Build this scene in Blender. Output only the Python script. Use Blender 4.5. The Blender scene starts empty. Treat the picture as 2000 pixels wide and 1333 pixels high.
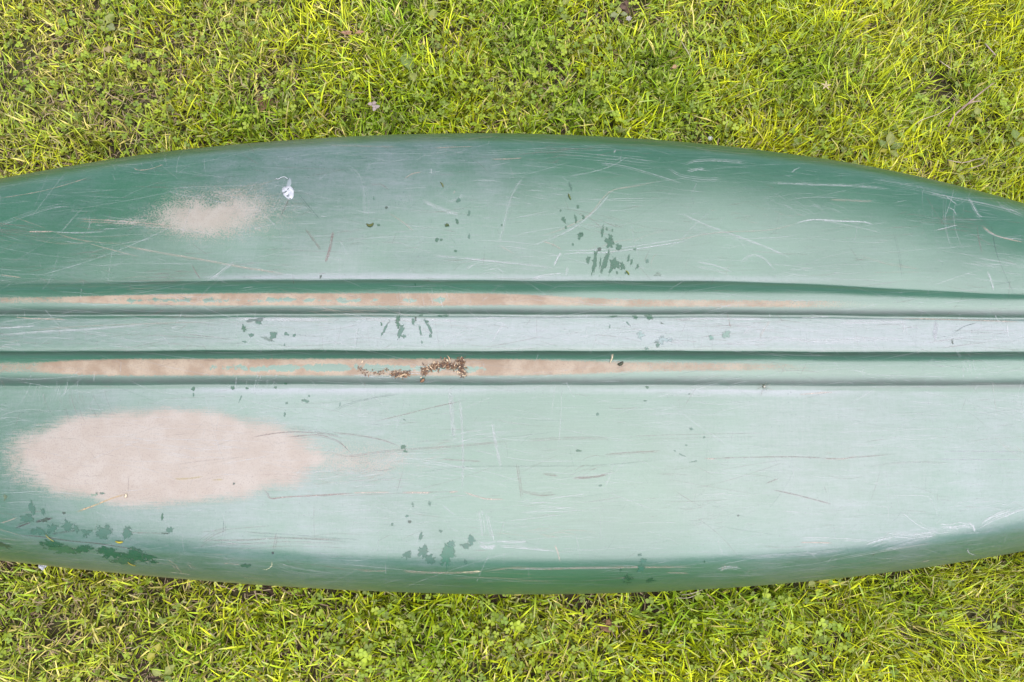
import bpy, math, random
import numpy as np
from mathutils import Vector, Matrix
from mathutils.bvhtree import BVHTree

R = math.radians
rng = np.random.default_rng(11)
random.seed(11)
sc = bpy.context.scene
col = sc.collection

# ------------------------------------------------------------------ camera
CAM = Vector((0.0, -0.33837, 1.83153))
TILT = 0.23298
FPX, PW, PH = 1555.0, 2000.0, 1333.0
cam_d = bpy.data.cameras.new('camera')
cam = bpy.data.objects.new('camera', cam_d)
col.objects.link(cam)
cam.location = CAM
cam.rotation_euler = (TILT, 0, 0)
cam_d.sensor_fit = 'HORIZONTAL'
cam_d.sensor_width = 36.0
cam_d.lens = 36.0 * FPX / PW
cam_d.clip_start = 0.02
cam_d.clip_end = 500
sc.camera = cam

# ------------------------------------------------------------------ sky, sun, exposure
SUN_DIR = Vector((0.21, -0.21, 1.0)).normalized()          # towards the sun
world = bpy.data.worlds.new('World')
sc.world = world
world.use_nodes = True
wn = world.node_tree
bg = wn.nodes['Background']
sky = wn.nodes.new('ShaderNodeTexSky')
sky.sky_type = 'NISHITA'
sky.sun_disc = False
sky.sun_elevation = math.asin(SUN_DIR.z)
sky.sun_rotation = math.atan2(SUN_DIR.x, SUN_DIR.y)
sky.air_density = 1.0
sky.dust_density = 1.0
sky.ozone_density = 1.0
wn.links.new(sky.outputs[0], bg.inputs[0])
bg.inputs[1].default_value = 0.032
sun_d = bpy.data.lights.new('sun', 'SUN')
sun = bpy.data.objects.new('sun', sun_d)
col.objects.link(sun)
sun_d.energy = 1.5
sun_d.angle = R(97)
sun_d.color = (0.975, 0.95, 1.0)
sun.rotation_euler = SUN_DIR.to_track_quat('Z', 'Y').to_euler()
sc.view_settings.view_transform = 'Standard'
sc.view_settings.look = 'None'
sc.view_settings.gamma = 1.0
sc.view_settings.use_curve_mapping = False
sc.view_settings.exposure = 2.72
sc.render.engine = 'CYCLES'
sc.cycles.max_bounces = 6
sc.cycles.transparent_max_bounces = 24

# ------------------------------------------------------------------ small helpers
def sm(a, b, x):
    t = np.clip((x - a) / (b - a), 0, 1)
    return t * t * (3 - 2 * t)

def ray(u, v):
    """direction from the measuring point through chart position (u, v)"""
    rx, ry = (u - PW / 2) / FPX, (PH / 2 - v) / FPX
    return Vector((rx, math.sin(TILT) + ry * math.cos(TILT), -math.cos(TILT) + ry * math.sin(TILT)))

def ground(u, v, z=0.0):
    d = ray(u, v)
    return CAM + d * ((z - CAM.z) / d.z)

def waves(seed, scale, n=7):
    """a smooth random field of about unit size, wavelength about `scale` metres"""
    r = np.random.default_rng(seed)
    a = r.uniform(0, 2 * np.pi, n); k = 2 * np.pi / scale * r.uniform(.55, 1.6, n); p = r.uniform(0, 6.28, n)
    def f(x, y):
        s = 0
        for i in range(n):
            s = s + np.sin(k[i] * (x * np.cos(a[i]) + y * np.sin(a[i])) + p[i])
        return s / math.sqrt(n / 2)
    return f

def tag(o, label=None, cat=None, group=None, kind=None):
    if label: o['label'] = label
    if cat: o['category'] = cat
    if group: o['group'] = group
    if kind: o['kind'] = kind
    return o

def link(name, me, mat=None, parent=None, smooth=True):
    o = bpy.data.objects.new(name, me)
    col.objects.link(o)
    if mat: me.materials.append(mat)
    if parent: o.parent = parent
    if smooth:
        me.polygons.foreach_set('use_smooth', np.ones(len(me.polygons), dtype=bool))
    return o

def mesh(name, V, F, colr=None, alpha=None):
    me = bpy.data.meshes.new(name)
    me.from_pydata([tuple(v) for v in V], [], F)
    if colr is not None:
        set_col(me, np.asarray(colr, dtype=np.float32), alpha)
    me.update()
    return me

ALB = 0.63          # one scale for all reflectances, so that the exposure above holds for every surface
def set_col(me, c, alpha=None):
    c = c * ALB
    a = me.attributes.new('tint', 'FLOAT_COLOR', 'POINT')
    out = np.ones((len(me.vertices), 4), dtype=np.float32)
    out[:, :3] = c[:, :3]
    if alpha is not None: out[:, 3] = alpha
    a.data.foreach_set('color', out.ravel())

def big_mesh(name, V, F, colr=None):
    """V (n,3); F (m,k) faces of equal size"""
    me = bpy.data.meshes.new(name)
    n, (m, k) = len(V), F.shape
    me.vertices.add(n); me.vertices.foreach_set('co', np.asarray(V, dtype=np.float32).ravel())
    me.loops.add(m * k); me.loops.foreach_set('vertex_index', F.astype(np.int32).ravel())
    me.polygons.add(m)
    me.polygons.foreach_set('loop_start', np.arange(0, m * k, k, dtype=np.int32))
    me.polygons.foreach_set('loop_total', np.full(m, k, dtype=np.int32))
    me.update(calc_edges=True)
    if colr is not None: set_col(me, np.asarray(colr, dtype=np.float32))
    return me

class NT:
    """a short hand for node graphs"""
    def __init__(s, name):
        s.m = bpy.data.materials.new(name); s.m.use_nodes = True
        s.t = s.m.node_tree; s.t.nodes.clear()
        s.out = s.t.nodes.new('ShaderNodeOutputMaterial')
    def n(s, kind, **kw):
        nd = s.t.nodes.new('ShaderNode' + kind)
        for k, v in kw.items(): setattr(nd, k, v)
        return nd
    def put(s, sock, v):
        if isinstance(v, bpy.types.NodeSocket): s.t.links.new(v, sock)
        elif isinstance(v, (tuple, list)) and sock.type == 'RGBA' and len(v) == 3: sock.default_value = (*v, 1)
        else: sock.default_value = v
    def math(s, op, a, b=0.0, clamp=False):
        nd = s.n('Math', operation=op, use_clamp=clamp); s.put(nd.inputs[0], a); s.put(nd.inputs[1], b); return nd.outputs[0]
    def add(s, a, b): return s.math('ADD', a, b)
    def mul(s, a, b): return s.math('MULTIPLY', a, b)
    def step(s, x, a, b, lo=0.0, hi=1.0):
        nd = s.n('MapRange', interpolation_type='SMOOTHSTEP')
        for i, v in enumerate((x, a, b, lo, hi)): s.put(nd.inputs[i], v)
        return nd.outputs[0]
    def mix(s, f, a, b):
        nd = s.n('Mix', data_type='RGBA'); s.put(nd.inputs[0], f); s.put(nd.inputs[6], a); s.put(nd.inputs[7], b); return nd.outputs[2]
    def coord(s, scale=(1, 1, 1)):
        if not hasattr(s, '_tc'): s._tc = s.n('TexCoord')
        mp = s.n('Mapping'); s.t.links.new(s._tc.outputs['Object'], mp.inputs[0]); mp.inputs['Scale'].default_value = scale
        return mp.outputs[0]
    def noise(s, scale, detail=3, rough=.55, stretch=(1, 1, 1)):
        nd = s.n('TexNoise'); s.t.links.new(s.coord(stretch), nd.inputs['Vector'])
        nd.inputs['Scale'].default_value = scale; nd.inputs['Detail'].default_value = detail; nd.inputs['Roughness'].default_value = rough
        return nd.outputs[0]
    def attr(s, name):
        nd = s.n('Attribute', attribute_name=name); return nd
    def bsdf(s, colr, rough=.5, spec=.5, normal=None):
        b = s.n('BsdfPrincipled'); s.put(b.inputs['Base Color'], colr); s.put(b.inputs['Roughness'], rough)
        s.put(b.inputs['Specular IOR Level'], spec)
        if normal is not None: s.put(b.inputs['Normal'], normal)
        return b.outputs[0]
    def bump(s, h, strength=.2, dist=.001):
        b = s.n('Bump'); s.put(b.inputs['Height'], h); b.inputs['Strength'].default_value = strength; b.inputs['Distance'].default_value = dist
        return b.outputs[0]
    def done(s, shader):
        s.t.links.new(shader, s.out.inputs['Surface']); return s.m

# ------------------------------------------------------------------ materials
def foliage_mat(name, rough=.42, spec=.35, trans=.34, speck=0.0):
    t = NT(name)
    c = t.attr('tint').outputs['Color']
    if speck:
        nz = t.noise(500, 3)
        c = t.mix(t.step(nz, .4, .7, 0, speck), c, (.20, .16, .05))
    p = t.bsdf(c, rough, spec)
    tr = t.n('BsdfTranslucent'); t.put(tr.inputs[0], c)
    mx = t.n('MixShader'); mx.inputs[0].default_value = trans
    t.t.links.new(p, mx.inputs[1]); t.t.links.new(tr.outputs[0], mx.inputs[2])
    return t.done(mx.outputs[0])

M_grass = foliage_mat('grass_blade', .5, .16, .36)
M_clover = foliage_mat('clover_leaf', .5, .30, .30, .10)
M_leaf = foliage_mat('weed_leaf', .5, .35, .30, .25)

def matte(name, rough=.8, spec=.25, bumpy=0.0):
    t = NT(name)
    c = t.attr('tint').outputs['Color']
    nz = t.noise(420, 4)
    c2 = t.mix(t.step(nz, .35, .7), c, t.mix(.45, c, (.05, .03, .018)))
    return t.done(t.bsdf(c2, rough, spec, t.bump(nz, .5, .001) if bumpy else None))
M_dry = matte('dry_plant')
M_bark = matte('bark_flake', .6, .35)

def soil_mat():
    t = NT('lawn_soil')
    a = t.noise(9, 5); b = t.noise(120, 5, .65); c = t.noise(420, 3)
    base = t.mix(t.step(b, .35, .68), (.016, .011, .007), (.070, .046, .028))
    base = t.mix(t.step(c, .52, .70, 0, .6), base, (.17, .125, .075))
    base = t.mix(t.step(a, .40, .62, 0, .55), base, (.055, .065, .016))
    # beyond the built blades the turf closes into one green surface
    g = t.n('NewGeometry'); ln = t.n('VectorMath', operation='LENGTH'); t.t.links.new(g.outputs['Position'], ln.inputs[0])
    far = t.step(ln.outputs['Value'], 1.85, 2.5)
    green = t.mix(t.noise(2.2, 6), (.07, .085, .012), (.15, .16, .03))
    return t.done(t.bsdf(t.mix(1.0 - ALB, t.mix(far, base, green), (0, 0, 0)), .95, .15, t.bump(b, .9, .006)))
M_soil = soil_mat()

# ------------------------------------------------------------------ ground
GN = 150
gs = np.sign(np.linspace(-1, 1, GN)) * (np.abs(np.linspace(-1, 1, GN)) ** 3.2) * 76 + np.linspace(-1, 1, GN) * 4
GX, GY = np.meshgrid(gs, gs, indexing='ij')
g1, g2 = waves(3, .33), waves(4, .09)
def ground_z(x, y):
    return .005 * g1(x, y) + .0025 * g2(x, y) - .008
V = np.c_[GX.ravel(), GY.ravel(), ground_z(GX, GY).ravel()]
idx = np.arange(GN * GN).reshape(GN, GN)
F = np.stack([idx[:-1, :-1], idx[1:, :-1], idx[1:, 1:], idx[:-1, 1:]], -1).reshape(-1, 4)
tag(link('ground', big_mesh('ground', V, F), M_soil), kind='structure')

# ------------------------------------------------------------------ the canoe hull
SEC_M = np.array([[0, 0], [.5, .010], [.79, .031], [.905, .062], [.967, .113], [.995, .18], [1.0, .24], [.985, .30], [.95, .36]])
SEC_E = np.array([[0, 0], [.34, .035], [.60, .085], [.78, .14], [.90, .20], [.965, .25], [1.0, .29], [1.0, .32], [.99, .36]])
XL, XR = -2.45, 2.2
PB = [-7.65576085e-04, 3.44544059e-03, -1.22757752e-02, -9.40025169e-02, -5.93528323e-03, 4.56298162e-01]
PC = [-1.91281042e-02, -9.23082364e-03, -3.24705368e-05]
DPB, DPC = np.polyder(PB), np.polyder(PC)

def catmull(T, t):
    n = len(T) - 1
    t = np.clip(t, 0, n - 1e-9); i = t.astype(int); s = (t - i)[:, None]
    def g(k):
        return np.where((k < 0)[:, None], np.array([-1, 1]) * T[np.clip(-k, 0, n)], T[np.clip(k, 0, n)])
    p0, p1, p2, p3 = g(i - 1), g(i), g(i + 1), g(i + 2)
    return .5 * (2 * p1 + (p2 - p0) * s + (2 * p0 - 5 * p1 + 4 * p2 - p3) * s ** 2 + (3 * p1 - p0 - 3 * p2 + p3) * s ** 3)

def hermite(x, x0, x1, y0, y1, m0, m1):
    h = x1 - x0; t = (x - x0) / h
    return (2*t**3-3*t**2+1)*y0 + (t**3-2*t**2+t)*h*m0 + (3*t**2-2*t**3)*y1 + (t**3-t**2)*h*m1

def half_beam(x):
    b = np.polyval(PB, x)
    b = np.where(x > 1.2, hermite(x, 1.2, XR, np.polyval(PB, 1.2), .004, np.polyval(DPB, 1.2), -.42), b)
    return np.where(x < -1.2, hermite(x, -1.2, XL, np.polyval(PB, -1.2), .004, np.polyval(DPB, -1.2), .42), b)

def centre(x):
    xx = np.clip(x, -1.2, 1.2)
    return np.polyval(PC, xx) + (x - xx) * -.01

def keel_z(x):
    tip = np.where(x > 0, sm(1.5, XR, x), sm(-1.6, XL, x))
    return .47 - .012 * x ** 2 - .16 * tip ** 2.5

def sheer_z(x):
    return .030 - .012 * np.clip(np.abs(x) / 2.3, 0, 1) ** 2.2

u1, u2 = waves(21, .55), waves(22, .22)
def rib(x, ya):
    """height of the two moulded keel ribs at a distance from the centre line"""
    y = np.abs(ya) / (1 - .08 * sm(.3, 1.3, x)) + .0007 * np.sin(x * 9.0 + np.sign(ya)) + .0004 * np.sin(x * 31.0)
    up = ya > 0
    yc = np.where(up, .0605, .0625)
    w_in = yc - .0335
    w_out = np.where(up, .036 - .012 * sm(.35, 1.05, x) - .003 * sm(-.45, -1.0, x), .0315)
    fade = sm(XR - .35, XR - .8, x) * sm(XL + .35, XL + .8, x)
    h = .0125 * fade * (1 + .04 * np.sin(x * 17.0 + ya * 40))
    t = np.where(y < yc, (yc - y) / w_in, (y - yc) / w_out)
    plate = np.where(up & (y > yc), .0085 * sm(.25, 1.0, x) + .0055 * sm(-.45, -1.0, x), 0.0) * fade * (1 - sm(.10, .34, y))
    bead = h * (1 - np.clip(t, 0, 1) ** 2.5)
    k = .0016
    soft = np.where(y > yc, np.maximum(bead, plate) + k * np.exp(-np.abs(bead - plate) / k) * .25, bead)
    return soft - .0010 * np.exp(-((y - .0315) / .003) ** 2)

NX = 330
xs = np.concatenate([np.linspace(XL, -1.4, 45, endpoint=False), np.linspace(-1.4, 1.4, 240, endpoint=False), np.linspace(1.4, XR, 45)])
# girth parameter: fine over the ribs (plan distance 0..0.12 m amidships), coarser down the sides
tg = np.concatenate([np.linspace(0, .62, 116, endpoint=False), np.linspace(.62, 2, 34, endpoint=False), np.linspace(2, 6, 56, endpoint=False), np.linspace(6, 8, 12)])
ts = np.concatenate([-tg[:0:-1], tg]); NG = len(ts)
SM, SE = catmull(SEC_M, np.abs(ts)), catmull(SEC_E, np.abs(ts))
sg = np.sign(ts)
e = sm(.6, 2.3, np.abs(xs))[:, None]
B, C = half_beam(xs)[:, None], centre(xs)[:, None]
Yr = (SM[None, :, 0] * (1 - e) + SE[None, :, 0] * e) * sg * B
dz = SM[None, :, 1] * (1 - e) + SE[None, :, 1] * e
depth = (keel_z(xs) - sheer_z(xs))[:, None]
squeeze = np.minimum(1, depth / .36)
Zr = keel_z(xs)[:, None] - dz * squeeze - (depth - .36 * squeeze) * sm(.20, .36, dz)
# keep the crease-free middle where the ribs run straight even where the outline shifts
shift = C * sm(.05, .30, np.abs(Yr)) + (-.002 * xs[:, None]) * (1 - sm(.05, .30, np.abs(Yr)))
XX = np.repeat(xs[:, None], NG, 1)
flat = 1 - sm(.03, .12, dz)
Zr = Zr + rib(XX, Yr) * flat
Zr = Zr + flat * (.0009 * u1(XX, Yr) + .00015 * u2(XX, Yr)) * sm(.10, .16, np.abs(Yr))
# the swelling where the hull rubs worst, and the low fullness over it
def bulge(cx, cy, rx, ry, h):
    return h * np.exp(-((XX - cx) / rx) ** 2 - ((Yr - cy) / ry) ** 2)
Zr = Zr + bulge(-.70, -.225, .24, .075, .0065) + bulge(-.60, .222, .15, .06, .0035)
YY = Yr + shift
V = np.c_[XX.ravel(), YY.ravel(), Zr.ravel()]
idx = np.arange(NX * NG).reshape(NX, NG)
F = np.stack([idx[:-1, :-1], idx[1:, :-1], idx[1:, 1:], idx[:-1, 1:]], -1).reshape(-1, 4)
hull_me = big_mesh('hull', V, F)
bvh = BVHTree.FromPolygons([tuple(v) for v in V], [tuple(f) for f in F.tolist()])

def on_hull(u, v):
    h = bvh.ray_cast(CAM, ray(u, v).normalized())
    if h[0] is None: return None, None
    n = h[1]
    return h[0], (n if n.z > 0 else -n)

def drop(x, y):
    h = bvh.ray_cast(Vector((x, y, 2)), Vector((0, 0, -1)))
    if h[0] is None: return None, None
    return h[0], (h[1] if h[1].z > 0 else -h[1])

# ---- wear of the plastic, with painted sheen and shade, kept with the hull's own points
PX, PY = V[:, 0], V[:, 1]
YR = Yr.ravel()
def spot(u, v):
    p, _ = on_hull(u, v); return p.x, p.y
def ell(u0, v0, u1_, v1_, power=2.0):
    """1 at the middle of a patch, .5 on its rim; patch given by two corners of its box"""
    ax, ay = spot(u0, v0); bx, by = spot(u1_, v1_)
    cx, cy, rx, ry = (ax + bx) / 2, (ay + by) / 2, abs(bx - ax) / 2, abs(by - ay) / 2
    d = (np.abs((PX - cx) / rx) ** power + np.abs((PY - cy) / ry) ** power) ** (1 / power)
    return np.clip(1 - .5 * d, 0, 1)
lowf = waves(31, .12)(PX, PY)
ax_, ay_ = spot(30, 800); bx_, by_ = spot(625, 988)
wdx, wdy = (PX - (ax_ + bx_) / 2) / ((bx_ - ax_) / 2), (PY - (ay_ + by_) / 2) / ((ay_ - by_) / 2)
taper = 1 - .20 * np.clip(wdx, 0, 1.3) ** 1.6
wear = np.clip(1 - .5 * (np.abs(wdx) ** 2.2 + np.abs(wdy / taper) ** 2.2) ** (1 / 2.2) + .012 * lowf, 0, 1)
wear = np.maximum(wear, np.clip(ell(420, 838, 760, 955) - .33, 0, 1))
speckle = np.clip(ell(300, 368, 555, 468) , 0, 1)
speckle = np.maximum(speckle, ell(310, 392, 500, 462) + .12)
speckle = np.maximum(speckle, ell(120, 424, 400, 447) - .30)
speckle = speckle - .20 * np.clip(ell(400, 387, 426, 405) * 1.5, 0, 1)
speckle = np.maximum(speckle, ell(480, 840, 900, 965) - .22)
KX = spot(1500, 650)[0] / 500
X = lambda u: (u - 1000) * KX
along = lambda a, b, c, d: sm(X(a), X(b), PX) * (1 - sm(X(c), X(d), PX))
crown_u = np.exp(-((YR - .0575 + .006 * sm(X(950), X(1300), PX)) / (.0115 - .0035 * sm(X(950), X(1300), PX) - .004 * (1 - sm(X(150), X(420), PX)))) ** 4)
crown_l = np.exp(-((YR + .0645 - .002 * sm(X(1100), X(1400), PX)) / (.0150 - .006 * sm(X(1000), X(1400), PX) - .004 * (1 - sm(X(60), X(260), PX)))) ** 4)
ribw = np.maximum(crown_u * (.50 * along(-300, -100, 1500, 1900) + .56 * along(80, 260, 820, 1180) + .10 * along(600, 900, 1500, 1700)),
                  crown_l * (.50 * along(-300, -100, 1350, 1800) + .60 * along(60, 170, 880, 1280) + .10 * along(600, 900, 1400, 1700)))
fleck = np.maximum(np.exp(-((YR - .056) / .0075) ** 2) * along(180, 260, 860, 960) * .95,
                   np.exp(-((YR + .066) / .0095) ** 2) * along(300, 500, 930, 1050) * 1.1)
chalk_sheen = .10 + .03 * lowf
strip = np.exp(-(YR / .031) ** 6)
chalk_sheen = np.maximum(chalk_sheen, strip * (.45 + .25 * along(300, 700, 3000, 3100)))
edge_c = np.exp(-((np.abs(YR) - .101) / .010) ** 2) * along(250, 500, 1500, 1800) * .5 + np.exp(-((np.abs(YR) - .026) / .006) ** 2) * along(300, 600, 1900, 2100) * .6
chalk_sheen = np.maximum(chalk_sheen, edge_c)
chalk_sheen = chalk_sheen + .36 * (YR < -.10) * along(-300, 250, 650, 1100) + (YR > .10) * (.14 * along(-500, -300, 700, 1200) + .14 * along(250, 550, 800, 1250)) + .20 * sm(.20, .30, YR) * sm(.42, .36, YR) * along(200, 500, 850, 1300) + .36 * (YR < -.10) * along(1000, 1600, 3000, 3100)  # panels paled region by region, painting in the sky sheen
grime_shade = np.maximum(np.exp(-((np.abs(YR) - .0375) / .0060) ** 2) * (.7 + .3 * (YR > 0)), np.exp(-((YR + .0875) / .0075) ** 2) * 1.0)  # groove dirt, deepened to paint the flanks' shade
grime_shade = np.maximum(grime_shade, .40 * np.exp(-((YR - .0935) / .005) ** 2) * (1 - .8 * sm(X(1250), X(1700), PX)))
grime_shade = np.maximum(grime_shade, .40 * sm(.10, .25, dz.ravel()))
dust = sm(.075, .16, dz.ravel()) * (YR < 0) * (1 - .75 * sm(X(300), X(1100), PX))
dust = np.maximum(dust, .35 * sm(.05, .14, dz.ravel()) * (YR > 0))
for nm, val in (('wear', wear), ('speckle', speckle), ('ribwear', ribw), ('fleck', fleck), ('chalk_sheen', chalk_sheen), ('grime_shade', grime_shade), ('dust', dust)):
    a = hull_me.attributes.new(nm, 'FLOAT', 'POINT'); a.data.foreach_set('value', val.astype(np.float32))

def hull_mat():
    t = NT('green_polyethylene')
    A = lambda k: t.attr(k).outputs['Fac']
    n_mid = t.noise(26, 4, .6); n_fine = t.noise(330, 4, .7); n_grit = t.noise(900, 2, .6); n_blot = t.noise(75, 4, .65)
    n_brush = t.noise(70, 5, .72, (.14, 1, 1)); n_weave = t.noise(300, 3, .6, (.25, 1, 1))
    n_cross = t.noise(260, 3, .6, (1, .12, 1)); n_low = t.noise(4.5, 3)
    g = t.mix(t.step(n_low, .35, .68), (.022, .090, .036), (.029, .110, .046))
    g = t.mix(t.step(n_fine, .30, .75, 0, .35), g, (.045, .115, .066))
    # a chalky film of fine rubbing marks, plus sky sheen painted on the panels
    ck = t.add(A('chalk_sheen'), t.mul(t.add(n_brush, -.5), .55))
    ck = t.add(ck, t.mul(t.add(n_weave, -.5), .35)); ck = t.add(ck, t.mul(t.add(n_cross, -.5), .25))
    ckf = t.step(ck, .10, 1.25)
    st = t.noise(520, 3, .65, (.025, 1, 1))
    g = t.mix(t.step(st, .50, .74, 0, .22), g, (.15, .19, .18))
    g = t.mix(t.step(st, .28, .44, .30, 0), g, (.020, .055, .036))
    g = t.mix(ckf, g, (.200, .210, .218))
    gz = t.noise(430, 2, .8)
    g = t.mix(t.step(gz, .50, .72, 0, .16), g, (.12, .19, .15))
    g = t.mix(t.step(gz, .26, .46, .30, 0), g, (.012, .040, .025))
    # dark pin specks
    vo = t.n('TexVoronoi'); t.t.links.new(t.coord(), vo.inputs['Vector']); vo.inputs['Scale'].default_value = 95
    pin = t.step(t.add(vo.outputs['Distance'], t.mul(n_mid, .16)), .17, .21, 1, 0)
    g = t.mix(t.mul(pin, .55), g, (.02, .05, .035))
    # dirt and painted shade on the rib flanks, pollen on the flanks
    gr = t.mul(A('grime_shade'), t.step(n_blot, .10, .70, .6, 1.0))
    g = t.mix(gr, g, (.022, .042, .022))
    dm = t.step(t.add(t.mul(A('dust'), .60), t.mul(t.add(gz, -.5), 1.7)), .34, .66, 0, .62)
    g = t.mix(dm, g, (.27, .27, .12))
    # bare worn plastic
    tan = t.mix(t.step(n_mid, .35, .68), (.305, .255, .200), (.335, .292, .238))
    tan = t.mix(t.step(gz, .48, .72, 0, .55), tan, (.19, .145, .12))
    tan = t.mix(t.step(n_fine, .55, .80, 0, .4), tan, (.34, .29, .255))
    w1 = t.step(t.add(t.add(A('wear'), t.mul(t.add(n_blot, -.5), .08)), t.add(t.mul(t.add(gz, -.5), .20), t.mul(t.add(st, -.5), .16))), .455, .575)
    w2 = t.step(t.add(t.add(A('speckle'), t.mul(t.add(n_mid, -.5), .35)), t.mul(t.add(gz, -.5), 1.5)), .50, .84, 0, .85)
    w3 = t.step(t.add(t.add(A('ribwear'), t.mul(t.add(n_blot, -.5), .20)), t.mul(t.add(gz, -.5), 1.1)), .28, .66, 0, .95)
    fl = t.step(t.add(A('fleck'), t.add(t.mul(t.add(n_mid, -.5), 1.9), t.add(t.mul(t.add(n_blot, -.5), 1.6), t.mul(t.add(n_fine, -.5), .9)))), .88, .98)
    w3 = t.mul(w3, t.math('SUBTRACT', 1.0, fl))
    w = t.math('MAXIMUM', t.math('MAXIMUM', w1, w2), w3)
    rtan = t.mix(t.step(n_mid, .35, .65), (.240, .162, .098), (.325, .250, .168))
    rtan = t.mix(t.step(gz, .48, .72, 0, .55), rtan, (.15, .105, .08))
    tanm = t.mix(t.step(w3, .1, .5), tan, rtan)
    c = t.mix(w, g, tanm)
    c = t.mix(1.0 - ALB, c, (0, 0, 0))
    rough = t.add(t.mul(w, .22), t.add(.30, t.mul(t.add(n_brush, -.5), .10)))
    rough = t.add(rough, t.mul(gr, .15))
    h = t.add(t.mul(n_fine, .5), t.add(t.mul(n_weave, .35), t.mul(n_grit, .3)))
    return t.done(t.bsdf(c, rough, t.add(.90, t.mul(w, -.55)), t.bump(h, .18, .0006)))
M_hull = hull_mat()

canoe = bpy.data.objects.new('canoe', None)
col.objects.link(canoe)
tag(canoe, 'upturned scuffed green plastic canoe lying keel up on the lawn', 'canoe')
hull = link('hull', hull_me, M_hull, canoe)
so = hull.modifiers.new('wall', 'SOLIDIFY'); so.thickness = .005; so.offset = -1
# make sure the outside faces out, so that the wall grows inwards
if hull_me.polygons[(NX // 2) * (NG - 1) + NG // 2].normal.z < 0:
    hull_me.flip_normals()

def black_vinyl():
    t = NT('black_vinyl')
    return t.done(t.bsdf(t.mix(t.noise(60, 4), (.012, .013, .013), (.03, .032, .03)), .5, .4))
M_vinyl = black_vinyl()

def tube(pts, r, seg=8, cap=True):
    pts = [Vector(p) for p in pts]; n = len(pts); V, F = [], []
    rr = r if hasattr(r, '__len__') else [r] * n
    for i, p in enumerate(pts):
        d = (pts[min(i + 1, n - 1)] - pts[max(i - 1, 0)]).normalized()
        a = d.cross(Vector((0, 0, 1)) if abs(d.z) < .9 else Vector((1, 0, 0))).normalized(); b = d.cross(a)
        for k in range(seg):
            w = 2 * math.pi * k / seg
            V.append(p + (a * math.cos(w) + b * math.sin(w)) * rr[i])
    for i in range(n - 1):
        for k in range(seg):
            k2 = (k + 1) % seg
            F.append((i * seg + k, i * seg + k2, (i + 1) * seg + k2, (i + 1) * seg + k))
    if cap:
        F.append(tuple(range(seg))[::-1]); F.append(tuple(range((n - 1) * seg, n * seg)))
    return V, F

for s, k in ((-1, 0), (1, NG - 1)):
    pts = [(XX[i, k], YY[i, k] - s * .004, Zr[i, k] + .004) for i in range(4, NX - 4, 3)]
    Vt, Ft = tube(pts, .0095, 8)
    link('gunwale', mesh('gunwale', Vt, Ft), M_vinyl, canoe)
for xt in (-.75, .15, .95):
    i = int(np.argmin(np.abs(xs - xt)))
    y0, y1, z = YY[i, 0], YY[i, -1], Zr[i, 0] + .006
    Vt, Ft = tube([(xt, y0 + .012 + (y1 - y0 - .024) * q / 6, z + .002) for q in range(7)], .016, 8)
    link('thwart', mesh('thwart', Vt, Ft), M_vinyl, canoe)

# ---- marks cut into or lying in the plastic
def stroke_mat():
    t = NT('scratch')
    at = t.attr('tint')
    a = t.mul(at.outputs['Alpha'], t.step(t.noise(240, 4, .7), .34, .60, .35, 1.0))
    p = t.bsdf(at.outputs['Color'], .40, .65)
    tr = t.n('BsdfTransparent'); mx = t.n('MixShader'); t.put(mx.inputs[0], a)
    t.t.links.new(tr.outputs[0], mx.inputs[1]); t.t.links.new(p, mx.inputs[2])
    return t.done(mx.outputs[0])
M_stroke = stroke_mat()
WHITE, TAN, PINK, DARK, BROWN = (.50, .51, .49), (.42, .335, .255), (.20, .145, .12), (.035, .075, .055), (.16, .10, .06)

class Marks:
    def __init__(s): s.V, s.F, s.C, s.A = [], [], [], []
    def ribbon(s, P, N, w, colr, alpha, jag=.35):
        n = len(P); b0 = len(s.V)
        if n < 2: return
        for i in range(n):
            d = (P[min(i + 1, n - 1)] - P[max(i - 1, 0)]).normalized()
            side = N[i].cross(d).normalized()
            f = i / (n - 1)
            end = min(1, f * 6 + .15, (1 - f) * 6 + .15)
            ww = w * end * (1 + jag * random.uniform(-1, 1)) / 2
            o = P[i] + N[i] * .00035
            s.V += [o + side * ww, o - side * ww]
            al = alpha * (.35 + .65 * end) * random.uniform(.55, 1.0)
            s.C += [colr, colr]; s.A += [al, al]
        for i in range(n - 1):
            k = b0 + 2 * i
            s.F.append((k, k + 1, k + 3, k + 2))
    def build(s, name, mat):
        me = mesh(name, s.V, s.F, s.C, np.array(s.A, dtype=np.float32))
        o = link(name, me, mat, hull); o['kind'] = 'stuff'
        return o

def densify(pts, step):
    out = []
    n = len(pts)
    P = [pts[0]] + list(pts) + [pts[-1]]
    for i in range(n - 1):
        a, b, c, d = [np.array(q, float) for q in P[i:i + 4]]
        m = max(2, int(np.linalg.norm(c - b) / step) + 1)
        for k in range(m):
            t = k / m
            out.append(.5 * (2 * b + (c - a) * t + (2 * a - 5 * b + 4 * c - d) * t * t + (3 * b - a - 3 * c + d) * t ** 3))
    out.append(np.array(pts[-1], float))
    return out

MK = Marks()
def chart_stroke(pts, w, colr, alpha, bundle=1, spread=0):
    for q in range(bundle):
        ox, oy = (random.gauss(0, spread), random.gauss(0, spread)) if q else (0, 0)
        P, N = [], []
        for u, v in densify(pts, 9):
            p, n = on_hull(u + ox, v + oy)
            if p is not None and n.z > .05: P.append(p); N.append(n)
        MK.ribbon(P, N, .80 * w * (1 if q == 0 else random.uniform(.5, 1)), colr, 1.0 * alpha * (1 if q == 0 else .7))

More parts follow.
